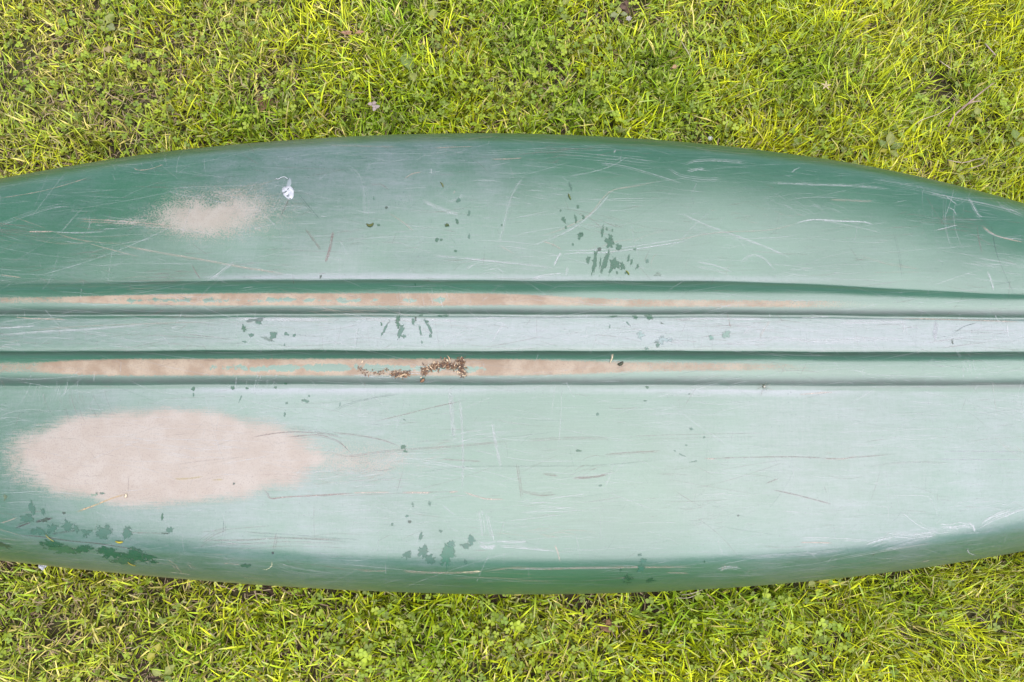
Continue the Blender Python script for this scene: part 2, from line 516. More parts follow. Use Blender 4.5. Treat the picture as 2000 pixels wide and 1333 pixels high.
STROKES = [
 # (points, width m, colour, strength, bundle, spread)
 ([(0,388),(90,372),(178,346)], .0016, TAN, .8, 1, 0), ([(262,329),(270,333),(292,331),(319,322)], .0022, TAN, .8, 1, 0),
 ([(150,428),(230,432),(300,438),(345,443)], .0032, TAN, .55, 2, 2), ([(55,453),(104,453)], .0026, TAN, .8, 1, 0),
 ([(100,453),(150,456),(205,453)], .0015, WHITE, .5, 2, 2), ([(25,424),(60,436),(90,447)], .0014, TAN, .5, 1, 0),
 ([(0,442),(60,420),(110,406),(140,405)], .0015, WHITE, .4, 3, 3), ([(120,455),(145,425),(162,408)], .0016, WHITE, .35, 2, 3),
 ([(235,478),(300,491),(400,508),(480,523),(560,535)], .0016, TAN, .75, 2, 1.5), ([(170,475),(220,489),(272,502)], .0015, TAN, .6, 1, 0),
 ([(411,546),(432,530),(457,510)], .0018, WHITE, .5, 5, 4), ([(374,517),(382,532),(392,546)], .0018, PINK, .6, 2, 3),
 ([(0,537),(42,543)], .0018, TAN, .7, 1, 0), ([(636,513),(645,485),(651,452)], .0050, PINK, .6, 2, 2),
 ([(596,447),(612,468),(627,489)], .0045, (.18,.19,.14), .55, 2, 2), ([(584,380),(600,400),(624,428)], .0018, DARK, .4, 2, 3),
 ([(575,362),(560,400),(545,430)], .002, PINK, .3, 3, 5), ([(30,620),(70,623),(126,624)], .0022, TAN, .85, 1, 0),
 ([(0,642),(70,637)], .0018, WHITE, .7, 2, 2), ([(0,655),(90,648),(180,643),(290,634)], .0016, WHITE, .55, 4, 3),
 ([(60,646),(160,638),(300,632),(420,629)], .0013, TAN, .4, 3, 3), ([(0,630),(60,622),(110,618)], .0012, WHITE, .4, 2, 2),
 ([(677,321),(700,340),(712,380),(713,430)], .0016, WHITE, .28, 3, 3), ([(722,362),(745,362),(760,372)], .0014, PINK, .5, 2, 2),
 ([(790,350),(805,340),(825,336)], .0022, TAN, .5, 2, 1), ([(842,328),(843,340)], .0030, WHITE, .5, 2, 1.5),
 ([(825,393),(850,405),(880,416),(900,424)], .0018, WHITE, .55, 4, 2.5), ([(760,417),(785,433),(808,452)], .0020, TAN, .6, 1, 0),
 ([(886,380),(889,372)], .002, TAN, .6, 2, 2), ([(870,395),(890,392),(905,378)], .0014, WHITE, .35, 4, 4),
 ([(640,284),(700,286),(780,287)], .0012, TAN, .5, 3, 2), ([(850,290),(880,288),(925,287)], .0018, TAN, .75, 2, 1.5),
 ([(910,273),(950,268),(965,267)], .0015, TAN, .7, 2, 1.5), ([(700,300),(800,301),(900,302)], .0009, WHITE, .4, 2, 2),
 ([(960,312),(1000,311),(1020,309)], .0018, TAN, .65, 2, 2), ([(930,300),(1100,292),(1200,288)], .0012, WHITE, .4, 5, 6),
 ([(1020,350),(1000,380),(985,430),(975,480)], .0018, WHITE, .28, 5, 4), ([(1060,460),(1100,447),(1150,420),(1180,385),(1200,371),(1250,362),(1290,353)], .0016, TAN, .55, 2, 1.5),
 ([(1040,480),(1110,452),(1160,415),(1195,375)], .0025, WHITE, .30, 3, 2.5), ([(1110,345),(1160,335),(1200,322),(1225,306)], .0012, WHITE, .35, 3, 3),
 ([(1200,300),(1203,292)], .003, WHITE, .6, 2, 3), ([(1165,318),(1220,325),(1290,345),(1330,358)], .0013, WHITE, .4, 4, 4),
 ([(1080,302),(1130,305),(1200,312),(1280,322)], .0012, WHITE, .4, 5, 5), ([(975,480),(990,488),(1005,497)], .0014, TAN, .6, 1, 0),
 ([(910,505),(960,510),(1000,515)], .0022, WHITE, .5, 4, 3), ([(840,500),(900,505),(990,514),(1080,524)], .0016, WHITE, .4, 5, 4),
 ([(1060,472),(1080,478),(1098,489)], .0022, TAN, .5, 2, 2), ([(1100,490),(1180,488),(1250,480),(1340,466)], .0022, WHITE, .5, 4, 3),
 ([(1082,520),(1092,500),(1096,495)], .0030, WHITE, .55, 4, 3), ([(1106,540),(1107,520)], .003, WHITE, .4, 3, 2),
 ([(910,530),(918,522),(925,518)], .002, WHITE, .5, 4, 4), ([(1040,546),(1060,538),(1100,534)], .0018, WHITE, .6, 4, 4),
 ([(945,530),(970,525),(985,535)], .002, WHITE, .45, 5, 5), ([(1120,438),(1140,444),(1200,440)], .001, WHITE, .3, 2, 2),
 # right-hand upper side
 ([(1340,318),(1390,315),(1440,318),(1455,320)], .0018, WHITE, .6, 4, 3), ([(1340,335),(1360,330),(1375,328)], .002, WHITE, .5, 4, 3),
 ([(1305,330),(1330,345),(1380,352),(1410,350)], .0016, WHITE, .4, 4, 4), ([(1500,357),(1580,360),(1680,364),(1740,370)], .0016, WHITE, .55, 4, 3),
 ([(1620,390),(1650,391),(1705,393)], .0018, TAN, .6, 2, 1.5), ([(1545,338),(1552,332),(1562,328)], .0018, WHITE, .55, 3, 2),
 ([(1555,436),(1590,429),(1640,432),(1690,434),(1705,440)], .0022, WHITE, .7, 3, 2), ([(1600,430),(1680,445),(1720,455)], .0014, WHITE, .4, 3, 3),
 ([(1310,472),(1400,455),(1500,450),(1560,436)], .0013, TAN, .45, 2, 2), ([(1330,416),(1380,440),(1450,465),(1500,484),(1545,505)], .0017, WHITE, .55, 3, 2),
 ([(1340,436),(1420,460),(1490,480)], .001, WHITE, .35, 3, 3), ([(1445,516),(1455,504),(1470,498),(1490,505),(1515,530)], .0018, WHITE, .5, 3, 3),
 ([(1360,512),(1400,520),(1430,533)], .003, WHITE, .35, 4, 3), ([(1676,500),(1740,518),(1800,527)], .0013, TAN, .45, 2, 1.5),
 ([(1706,533),(1760,532),(1800,532)], .0011, TAN, .4, 1, 0), ([(1845,382),(1870,402)], .0018, WHITE, .7, 2, 3),
 ([(1890,386),(1900,402),(1910,420),(1918,425)], .0022, WHITE, .7, 3, 2), ([(1850,405),(1862,410),(1868,422)], .002, WHITE, .5, 3, 3),
 ([(1918,441),(1940,458),(1970,468),(2000,474)], .0020, TAN, .75, 3, 4), ([(1922,448),(1950,463),(2000,468)], .0014, WHITE, .6, 4, 4),
 ([(1828,450),(1850,445),(1870,440)], .0018, WHITE, .5, 3, 3), ([(1928,530),(1935,545),(1941,568)], .0024, WHITE, .6, 2, 1.5),
 ([(1936,440),(1945,490),(1960,530),(1980,575)], .0018, DARK, .5, 1, 0), ([(1745,455),(1755,500),(1762,545)], .0015, DARK, .35, 2, 2),
 ([(1908,440),(1912,470),(1918,495)], .0022, PINK, .45, 1, 0), ([(1950,400),(1975,415),(2000,425)], .0018, WHITE, .5, 6, 8),
 ([(1800,372),(1850,384),(1930,400),(2000,418)], .0014, WHITE, .55, 6, 5), ([(1700,350),(1770,362),(1850,380)], .0013, WHITE, .5, 5, 4),
 # middle strip
 ([(960,668),(975,645),(985,630)], .002, WHITE, .5, 3, 4), ([(1485,660),(1495,640),(1506,628)], .0014, TAN, .6, 2, 3),
 ([(1450,655),(1465,640),(1478,628)], .0018, WHITE, .5, 4, 4), ([(1829,628),(1828,645),(1826,666)], .0090, (.36,.37,.37), .62, 2, 2),
 ([(1760,625),(1765,640),(1763,652)], .004, WHITE, .4, 3, 4), ([(1860,655),(1880,640),(1910,630)], .002, DARK, .4, 2, 2),
 ([(1862,660),(1860,668),(1864,674)], .0022, DARK, .7, 1, 0), ([(1967,632),(1968,655)], .0022, WHITE, .6, 1, 0),
 ([(1760,623),(1830,624),(1990,629)], .0022, TAN, .8, 2, 1), ([(1560,622),(1620,619)], .0018, WHITE, .6, 3, 1.5),
 ([(1430,668),(1520,664),(1600,668),(1700,664),(1780,664)], .0022, WHITE, .55, 6, 3.5), ([(1320,625),(1400,624),(1500,626)], .0030, WHITE, .5, 5, 3),
 ([(1640,633),(1700,632),(1780,630)], .003, WHITE, .5, 6, 4), ([(900,624),(1000,621),(1100,620),(1200,620)], .0018, WHITE, .55, 5, 2.5),
 ([(700,622),(780,623),(900,626)], .002, WHITE, .55, 6, 2.5), ([(460,623),(560,624),(640,625)], .0032, WHITE, .55, 5, 2),
 ([(1420,612),(1424,628),(1427,642)], .0020, BROWN, .9, 1, 0), ([(1195,692),(1194,700),(1191,709)], .0028, (.70,.62,.42), .95, 1, 0),
 # lower side
 ([(880,762),(884,820),(888,860)], .0090, WHITE, .16, 4, 4), ([(960,825),(968,870),(978,915)], .0045, WHITE, .28, 3, 2),
 ([(897,770),(903,830),(905,900),(903,955)], .0040, WHITE, .20, 4, 3), ([(935,995),(940,1020),(943,1048)], .0030, WHITE, .30, 5, 4),
 ([(953,1005),(960,1035),(966,1060)], .0025, WHITE, .4, 4, 4), ([(865,985),(880,1000),(890,1005)], .0014, WHITE, .4, 2, 2),
 ([(515,955),(524,966),(530,974),(560,971),(620,968),(690,964)], .0026, PINK, .9, 2, 1.5), ([(532,973),(600,969),(690,965)], .0012, TAN, .9, 1, 0),
 ([(690,963),(762,962)], .0030, TAN, .85, 2, 1.2), ([(786,963),(842,963)], .0030, TAN, .8, 2, 1.2), ([(876,962),(896,960)], .003, TAN, .7, 2, 1.2),
 ([(905,961),(930,970),(950,975),(985,976)], .0022, TAN, .75, 2, 1), ([(650,970),(800,963),(900,960)], .0012, PINK, .5, 1, 0),
 ([(150,1000),(190,985),(220,973),(250,964)], .0022, (.42,.28,.12), .85, 2, 1), ([(250,964),(252,928)], .0012, PINK, .5, 1, 0),
 ([(340,936),(370,935),(396,931)], .0022, (.36,.28,.10), .8, 1, 0), ([(412,938),(437,937)], .002, (.36,.28,.10), .8, 1, 0),
 ([(560,855),(620,850),(660,862),(685,885)], .0020, PINK, .5, 3, 4), ([(490,855),(560,845),(630,848),(670,858)], .0016, PINK, .45, 3, 4),
 ([(560,838),(600,840),(660,850)], .0015, DARK, .35, 3, 4), ([(735,823),(790,810),(850,795),(910,782)], .0018, PINK, .5, 2, 2),
 ([(650,805),(700,785),(780,770)], .0015, DARK, .3, 4, 5), ([(650,845),(700,850),(750,860),(780,872)], .0016, PINK, .5, 3, 3),
 ([(640,880),(680,890),(760,880),(900,870),(1000,860)], .0016, PINK, .4, 4, 4), ([(1030,862),(1110,858),(1190,858)], .0014, PINK, .5, 3, 3),
 ([(1180,888),(1230,884),(1290,881)], .0020, PINK, .6, 3, 2), ([(800,928),(900,912),(1060,910),(1180,908),(1300,896)], .0013, DARK, .16, 4, 4),
 ([(865,898),(940,902)], .0016, PINK, .6, 2, 1.5), ([(1060,927),(1090,930)], .002, PINK, .55, 3, 2), ([(1120,933),(1160,931),(1186,926)], .0024, PINK, .65, 3, 2),
 ([(1008,905),(1012,930),(1018,975)], .0025, PINK, .45, 2, 2), ([(1016,960),(1050,968),(1085,966)], .003, PINK, .35, 3, 3),
 ([(1230,853),(1310,850),(1400,848),(1500,846)], .0010, PINK, .4, 3, 3), ([(1375,897),(1450,894),(1560,893),(1640,897),(1665,894),(1740,889)], .0018, PINK, .6, 2, 1.5),
 ([(1375,896),(1400,897)], .002, TAN, .8, 1, 0), ([(1620,896),(1645,897),(1668,893)], .0016, TAN, .8, 1, 0),
 ([(1510,957),(1560,968),(1625,985)], .0020, PINK, .55, 2, 1.2), ([(1495,945),(1522,934)], .0022, PINK, .4, 2, 2),
 ([(1560,771),(1600,768),(1625,766)], .0022, TAN, .9, 1, 0), ([(1625,766),(1621,769)], .002, TAN, .8, 1, 0),
 ([(1820,897),(1900,898),(2000,898)], .0018, (.28,.28,.30), .5, 1, 0), ([(1840,882),(1920,882),(2000,883)], .0013, (.3,.3,.32), .4, 2, 2),
 ([(1938,742),(1942,780),(1948,812)], .0015, (.35,.35,.3), .5, 1, 0), ([(1700,910),(1780,902),(1860,905)], .0010, PINK, .3, 2, 2),
 ([(1720,970),(1800,968),(1820,980),(1835,1018)], .0016, WHITE, .4, 2, 2), ([(1660,790),(1690,770),(1710,760)], .0014, WHITE, .4, 2, 2),
 # lower chine and flank
 ([(1563,1060),(1590,1060),(1625,1061)], .0026, TAN, .9, 2, 1.2), ([(1560,1050),(1640,1052),(1700,1056)], .0014, WHITE, .6, 3, 2.5),
 ([(1690,1064),(1720,1054),(1745,1050)], .0020, WHITE, .75, 5, 3), ([(1740,1040),(1790,1044),(1830,1038)], .0018, WHITE, .6, 6, 4),
 ([(1720,1075),(1780,1058),(1830,1045)], .0014, WHITE, .6, 6, 5), ([(1835,1028),(1860,1030),(1880,1026),(1900,1030)], .0025, WHITE, .75, 5, 3),
 ([(1890,1022),(1902,1030),(1903,1040)], .0030, WHITE, .8, 3, 2), ([(1915,1024),(1940,1010),(1975,998)], .0020, WHITE, .75, 6, 4),
 ([(1960,1010),(1985,1000),(2000,996)], .0022, WHITE, .7, 4, 3), ([(1760,1000),(1800,1030),(1835,1040)], .0014, WHITE, .4, 4, 5),
 ([(1450,1090),(1550,1084),(1650,1076)], .0014, WHITE, .55, 5, 3), ([(1790,1052),(1830,1043),(1870,1038)], .0012, WHITE, .5, 5, 3),
 ([(1890,1072),(1892,1080),(1908,1086)], .0028, WHITE, .5, 2, 1), ([(1800,1098),(1808,1096),(1815,1095)], .0060, (.38,.34,.26), .8, 1, 0),
 ([(1400,1112),(1420,1107),(1440,1110)], .0022, WHITE, .6, 5, 4), ([(1410,1105),(1412,1115)], .004, TAN, .6, 2, 5),
 ([(1300,1118),(1330,1119),(1345,1120)], .0020, TAN, .6, 2, 1.5), ([(1360,1126),(1420,1125),(1500,1122)], .001, WHITE, .5, 3, 2),
 ([(700,1115),(730,1116),(755,1115)], .0018, TAN, .6, 2, 2), ([(785,1115),(850,1118),(940,1117)], .0022, TAN, .75, 3, 2),
 ([(900,1118),(940,1116)], .0040, (.70,.62,.40), .8, 1, 0), ([(940,1118),(1000,1110),(1060,1112),(1150,1110),(1350,1108)], .0020, TAN, .65, 4, 2),
 ([(1000,1113),(1100,1111),(1200,1110)], .0016, WHITE, .6, 3, 2), ([(880,1129),(960,1128),(1040,1134),(1085,1137)], .0013, TAN, .5, 2, 1.5),
 ([(1083,1064),(1089,1078),(1094,1098)], .0026, TAN, .75, 1, 0), ([(975,1068),(1030,1072),(1085,1077)], .0024, WHITE, .45, 3, 2),
 ([(935,1062),(950,1068),(970,1066)], .006, WHITE, .5, 4, 4), ([(970,1058),(1000,1060),(1030,1058)], .003, WHITE, .4, 5, 3),
 ([(330,1095),(345,1105),(352,1116)], .0024, TAN, .6, 4, 5), ([(365,1100),(378,1112)], .003, TAN, .6, 4, 4),
 ([(332,1118),(355,1120),(374,1123)], .0020, (.75,.66,.5), .9, 1, 0), ([(338,1128),(372,1129)], .0016, (.72,.66,.3), .8, 1, 0),
 ([(435,1100),(455,1102),(470,1103)], .0020, TAN, .6, 2, 1.5), ([(470,1125),(495,1129),(520,1130)], .0020, TAN, .5, 4, 3),
 ([(510,1110),(520,1113),(531,1105),(530,1096)], .0016, (.7,.65,.4), .8, 1, 0), ([(540,1098),(580,1110),(650,1120)], .0014, WHITE, .45, 6, 6),
 ([(395,1062),(420,1045),(445,1035)], .0018, PINK, .4, 5, 6), ([(400,1062),(480,1062),(560,1058),(680,1062)], .0015, PINK, .45, 6, 5),
 ([(480,1045),(560,1050),(640,1056),(700,1060)], .0013, DARK, .3, 5, 6), ([(533,1075),(540,1040)], .0025, PINK, .35, 2, 3),
 ([(435,1048),(437,1018)], .0016, DARK, .35, 3, 3), ([(30,1032),(45,1026),(62,1020)], .0026, (.06,.05,.04), .8, 3, 3),
 ([(70,1020),(90,1015),(105,1012)], .0028, (.06,.05,.04), .8, 3, 3), ([(36,1045),(75,1048),(140,1057),(200,1063),(280,1076)], .0024, (.10,.09,.07), .6, 2, 2),
 ([(100,1043),(130,1038),(148,1036)], .002, (.06,.07,.05), .6, 2, 2), ([(240,1040),(320,1042)], .0012, PINK, .6, 1, 0), ([(0,1022),(15,1018),(33,1011)], .0026, TAN, .5, 2, 2),
 ([(230,1097),(245,1103),(262,1104)], .0024, (.20,.20,.05), .8, 1, 0),
]
for s_ in STROKES: chart_stroke(*s_)

# the countless fine hairlines of use
rr = random.Random(5)
def hair(x, y, L, ang, w, colr, alpha, bend=.15):
    P, N = [], []
    m = max(3, int(L / .012))
    a = ang - bend / 2
    px, py = x - math.cos(ang) * L / 2, y - math.sin(ang) * L / 2
    for i in range(m + 1):
        p, n = drop(px, py)
        if p is not None and n.z > .12: P.append(p); N.append(n)
        elif P: break
        px += math.cos(a) * L / m; py += math.sin(a) * L / m; a += bend / m
    MK.ribbon(P, N, w, colr, alpha)
for i in range(5200):
    x = rr.uniform(-1.25, 1.3)
    b = float(half_beam(np.array(x))); y = rr.uniform(-.97, .97) * b + float(centre(np.array(x)))
    if rr.random() < .22: y = rr.uniform(-.03, .03)
    if rr.random() < .66: ang = rr.gauss(0, .12)
    else: ang = rr.uniform(-1.6, 1.6)
    L = min(.35, .03 + rr.expovariate(1 / .05)) * (1 if abs(ang) < .4 else .6)
    k = rr.random()
    if k < .62: hair(x, y, L, ang, rr.uniform(.0005, .0011), WHITE, rr.uniform(.08, .42), rr.gauss(0, .25))
    elif k < .82: hair(x, y, L * .7, ang, rr.uniform(.0006, .0014), PINK, rr.uniform(.10, .38), rr.gauss(0, .25))
    else: hair(x, y, L * .8, ang, rr.uniform(.0006, .0012), DARK, rr.uniform(.06, .20), rr.gauss(0, .25))
for i in range(260):                                    # rubbing along the two shoulders of the hull
    x = rr.uniform(-1.2, 1.25); s = rr.choice((1, 1, -1))
    b = float(half_beam(np.array(x))); y = s * b * rr.uniform(.86, .96) + float(centre(np.array(x)))
    slope = s * (float(half_beam(np.array(x + .05))) - b) / .05
    hair(x, y, .03 + rr.expovariate(1 / .06), math.atan(slope) + rr.gauss(0, .05), rr.uniform(.0006, .0012), rr.choice((WHITE, WHITE, TAN)), rr.uniform(.2, .55), rr.gauss(0, .08))
for k in range(95):                                     # bunches where the hull was dragged over the same stone
    x0 = rr.uniform(-1.2, 1.25); b = float(half_beam(np.array(x0))); y0 = rr.uniform(-.92, .92) * b + float(centre(np.array(x0)))
    ang = rr.gauss(0, .2) if rr.random() < .7 else rr.uniform(-1.5, 1.5)
    L0, colr, bend = .02 + rr.expovariate(1 / .05), rr.choice((WHITE, WHITE, WHITE, TAN, PINK)), rr.gauss(0, .5)
    for q in range(rr.randint(6, 26)):
        hair(x0 + rr.gauss(0, .035), y0 + rr.gauss(0, .010), L0 * rr.uniform(.3, 1.3), ang + rr.gauss(0, .07), rr.uniform(.0005, .0012), colr, rr.uniform(.12, .5), bend + rr.gauss(0, .1))
MK.build('scratch_marks', M_stroke)

# ---- dark clean-wiped and damp spots
def damp_mat():
    t = NT('damp_green')
    at = t.attr('tint')
    c = t.mix(t.step(t.noise(300, 3), .4, .7, 0, .5), at.outputs['Color'], (.03, .055, .03))
    a = t.step(t.add(at.outputs['Alpha'], t.mul(t.add(t.noise(170, 5, .72), -.5), 1.8)), .14, .40, 0, .92)
    p = t.bsdf(c, .40, .5)
    tr = t.n('BsdfTransparent'); mx = t.n('MixShader'); t.put(mx.inputs[0], a)
    t.t.links.new(tr.outputs[0], mx.inputs[1]); t.t.links.new(p, mx.inputs[2])
    return t.done(mx.outputs[0])
M_damp = damp_mat()
DG, DK, FG = (.010, .075, .030), (.022, .040, .022), (.036, .105, .066)
DAMP = [ # chart u, v, width, height, tilt deg, colour, strength
 (1177,450,6,26,8,DG,.95),(1192,464,9,16,-20,DG,.95),(1208,482,13,14,-30,DG,.95),(1191,477,15,24,-25,DG,.9),(1161,510,8,48,8,DG,.95),(1172,515,4,24,5,DG,.9),
 (1182,512,8,54,18,DG,.95),(1193,526,7,26,20,DG,.95),(1201,515,16,24,-30,DG,.95),(1149,508,9,15,10,DG,.95),(1215,520,9,20,-20,DG,.9),(1228,505,5,18,15,DG,.9),(1233,511,5,14,10,DG,.8),
 (1133,459,11,8,0,DG,.9),(1131,466,6,5,0,DG,.8),(1119,478,4,5,0,DG,.8),(1245,520,5,12,20,DG,.7),(1264,511,6,9,0,FG,.8),(1222,533,5,8,0,DG,.8),(1205,533,4,8,0,DG,.8),(1170,487,9,8,0,DK,.9),(1185,448,4,6,0,DG,.8),(1196,450,3,9,10,DG,.8),
 (1101,430,8,12,-20,DG,.9),(1124,427,4,18,-8,DG,.9),(1140,425,7,9,0,DG,.9),(1129,404,5,7,0,DG,.9),(1105,444,4,6,0,DG,.8),(1135,457,8,6,0,DG,.8),(1095,412,4,5,0,DG,.7),
 (893,434,6,13,-20,DG,.8),(916,418,5,12,10,FG,.8),(895,392,8,9,0,FG,.7),(1114,364,6,16,-10,FG,.5),(853,469,7,7,0,DG,.9),(862,469,6,5,0,DG,.9),(890,491,6,4,0,DG,.8),(916,462,4,10,0,FG,.7),(980,440,4,4,0,DG,.8),(755,406,6,6,0,DK,.6),(740,440,6,4,0,DG,.7),(730,389,3,9,-10,FG,.7),(1240,487,8,4,0,DG,.7),(1285,536,16,10,0,(.12,.17,.12),.5),
 (499,625,34,9,0,(.07,.10,.085),.85),(505,630,14,7,20,FG,.8),(476,641,9,13,-15,DG,.85),(490,655,11,8,20,FG,.75),(532,656,14,18,35,FG,.7),(522,662,22,7,20,(.1,.14,.11),.6),(560,653,9,6,20,FG,.7),(575,655,7,5,-30,FG,.7),(556,674,4,8,0,FG,.5),(477,668,8,5,0,FG,.5),
 (778,622,11,14,-10,DG,.9),(777,634,8,18,-8,DG,.7),(783,648,9,30,20,FG,.85),(789,657,10,8,0,FG,.8),(745,633,4,8,0,DG,.7),(752,643,5,30,30,FG,.8),(807,628,7,15,-5,FG,.85),(812,624,4,9,0,DK,.7),(838,640,7,34,-25,FG,.8),(834,628,6,8,0,DG,.6),(821,646,5,26,-15,FG,.6),(841,655,7,10,0,FG,.5),(860,617,16,4,0,DG,.9),(872,617,9,4,0,DG,.9),(823,616,8,4,0,DG,.8),(824,668,3,9,-15,FG,.5),
 (1199,618,16,5,0,DG,.8),(1241,620,10,9,25,DG,.85),(1269,620,18,9,25,DG,.85),(1226,632,16,4,40,FG,.5),(1252,655,16,14,25,(.2,.27,.24),.7),(1294,664,26,16,0,(.2,.26,.24),.7),(1283,672,14,10,40,FG,.4),(1191,638,3,10,10,FG,.6),(1293,632,8,4,20,DK,.7),(1263,681,8,5,0,FG,.6),
 (1419,653,17,18,20,(.13,.21,.16),.8),(1389,660,10,10,0,(.10,.20,.15),.8),(1309,665,12,8,0,(.2,.26,.24),.7),
 (377,760,8,8,0,DG,.9),(378,772,3,7,0,FG,.7),(455,758,6,8,-20,DG,.9),(483,759,7,4,10,DG,.9),(538,757,5,5,0,DG,.9),(597,783,14,7,15,FG,.85),(603,774,5,6,0,FG,.5),(560,788,5,6,-30,FG,.7),(556,809,5,14,10,FG,.6),(470,778,3,22,25,FG,.9),(558,750,5,4,0,DG,.7),
 (788,874,9,9,-10,DG,.85),(792,882,9,4,10,DG,.8),(1168,809,6,6,0,FG,.7),(1131,881,12,5,15,DG,.7),(790,820,8,4,20,FG,.4),(1260,783,6,3,0,DG,.6),(1264,757,6,6,20,DG,.7),(664,790,3,9,0,FG,.6),(1318,881,8,3,20,FG,.5),(1334,890,14,3,25,FG,.6),(1355,902,16,3,-10,FG,.5),
 (63,993,11,28,-6,FG,.9),(84,998,8,16,-20,FG,.8),(52,1012,28,16,10,FG,.75),(89,1016,22,8,-10,DK,.7),(102,1032,22,22,0,FG,.7),(133,1026,24,22,0,FG,.75),(150,1032,12,18,0,FG,.6),(168,1042,22,16,0,FG,.6),(203,1040,30,28,0,FG,.7),(248,1042,20,28,0,FG,.7),(332,1035,16,12,-30,FG,.8),(322,1042,16,4,0,DK,.5),(317,1010,4,14,0,DG,.8),(75,1038,30,14,0,FG,.6),(10,972,8,14,0,(.10,.13,.06),.7),(125,1002,6,8,-30,DK,.6),(185,967,22,6,-10,(.17,.24,.16),.5),(196,964,18,5,0,FG,.4),
 (100,1063,48,14,8,DG,.6),(125,1074,60,16,5,(.03,.10,.04),.8),(165,1072,44,14,-5,DG,.6),(215,1080,50,22,8,DG,.75),(262,1086,60,26,10,DG,.75),(240,1096,44,14,5,(.03,.095,.045),.7),(290,1088,40,10,5,DG,.7),(10,1066,30,9,20,(.03,.06,.025),.8),(480,1105,20,8,-5,(.03,.09,.05),.8),(300,1098,24,8,0,DG,.5),
 (920,1056,15,20,-15,(.03,.11,.07),.9),(912,1066,22,10,0,FG,.7),(874,1085,26,50,10,(.03,.12,.065),.88),(882,1062,16,14,-20,(.04,.12,.08),.8),(826,1078,18,26,25,FG,.9),(840,1092,22,18,20,FG,.85),(793,1084,18,14,-20,FG,.8),(822,1048,8,16,15,FG,.7),(860,1038,9,7,20,FG,.7),(800,1019,6,5,0,DK,.8),(839,984,6,10,0,FG,.7),(796,1008,8,5,0,FG,.5),(766,1025,5,6,0,FG,.5),(909,1098,6,8,0,FG,.6),(806,985,7,14,0,FG,.4),
 (1255,1096,16,10,-30,(.03,.12,.07),.75),(1252,1110,14,20,10,(.03,.12,.07),.7),(1212,1113,5,14,10,DG,.4),(1227,1128,18,22,25,DG,.4),(1270,1134,18,10,-10,DG,.5),(1173,949,7,4,0,FG,.7),(1250,1084,8,5,0,FG,.6),(1376,1097,3,4,0,DG,.7),
 (1442,1007,4,4,0,(.01,.012,.012),.95),(533,1080,4,4,0,(.02,.02,.02),.95),(1860,669,4,10,-10,DK,.8),(626,541,4,8,15,DK,.9),(811,556,3,5,0,DG,.8),(457,945,4,4,-30,DK,.9),
 (1314,766,0.1,0.1,0,DG,0.0),(1346,770,4,3,0,DG,.7),(1375,855,5,5,0,FG,.6),(1350,838,10,6,20,FG,.5),(1340,870,5,3,0,FG,.5),
]
DV = Marks()
dr = random.Random(9)
for (u, v, w, h, an, colr, al) in DAMP:
    if al <= 0: continue
    p0, n0 = on_hull(u, v)
    if p0 is None: continue
    m = 18 if max(w, h) > 9 else 12
    ca, sa = math.cos(R(an)), math.sin(R(an))
    rads = [dr.uniform(1.0, 1.35) for _ in range(m)]
    if max(w, h) > 7: rads = [r * (dr.uniform(.4, .75) if dr.random() < .28 else 1) for r in rads]
    ok, b0 = True, len(DV.V)
    pts = [(0, 0)]
    for ring in (.5, 1.0):
        for k in range(m):
            t = 2 * math.pi * k / m
            x, y = math.cos(t) * w / 2 * rads[k] * ring * 1.15, math.sin(t) * h / 2 * rads[k] * ring * 1.15
            pts.append((x * ca - y * sa, x * sa + y * ca))
    vv = []
    for (x, y) in pts:
        p, n = on_hull(u + x, v + y)
        if p is None: ok = False; break
        vv.append(p + n * .00055)
    if not ok: continue
    DV.V += vv; DV.C += [colr] * len(vv)
    DV.A += [al] + [al * .62] * m + [0.0] * m
    for k in range(m):
        k2 = (k + 1) % m
        DV.F.append((b0, b0 + 1 + k, b0 + 1 + k2))
        DV.F.append((b0 + 1 + k, b0 + 1 + m + k, b0 + 1 + m + k2, b0 + 1 + k2))
DV.build('damp_spots', M_damp)

# ------------------------------------------------------------------ lawn
f_dry, f_den, f_hue, f_tuft, f_dir = waves(41, .5), waves(42, .22), waves(43, .35), waves(44, .07), waves(45, .28)
def bumpf(x, y, cx, cy, r): return np.exp(-((x - cx) ** 2 + (y - cy) ** 2) / r ** 2)
def dry_at(x, y):
    d = .18 + .13 * f_dry(x, y)
    d = d + .40 * sm(-.35, -.95, x) * (y > 0) + .46 * sm(-.15, -.85, x) * (y < 0)
    for u, v, r in ((1880,150,.10),(1900,330,.08),(80,620,.1),(250,200,.09),(690,70,.06),(100,130,.16),(510,170,.07)):
        g = ground(u, v); d = d + .45 * bumpf(x, y, g.x, g.y, r)
    return np.clip(d, 0, 1)
def bare_at(x, y):
    d = 0
    for u, v, r in ((515,200,.030),(1180,1222,.022),(280,205,.03),(1835,165,.045),(230,60,.02),(1220,20,.03),(1840,200,.03)):
        g = ground(u, v); d = d + bumpf(x, y, g.x, g.y, r)
    return d
def long_at(x, y): return np.clip(sm(.25, .95, x) + .25 * f_tuft(x, y), 0, 1)

def outside(x, y, margin):
    return (np.abs(y - centre(x)) > half_beam(np.clip(x, XL, XR)) - margin) | (x < XL + .1) | (x > XR - .1)

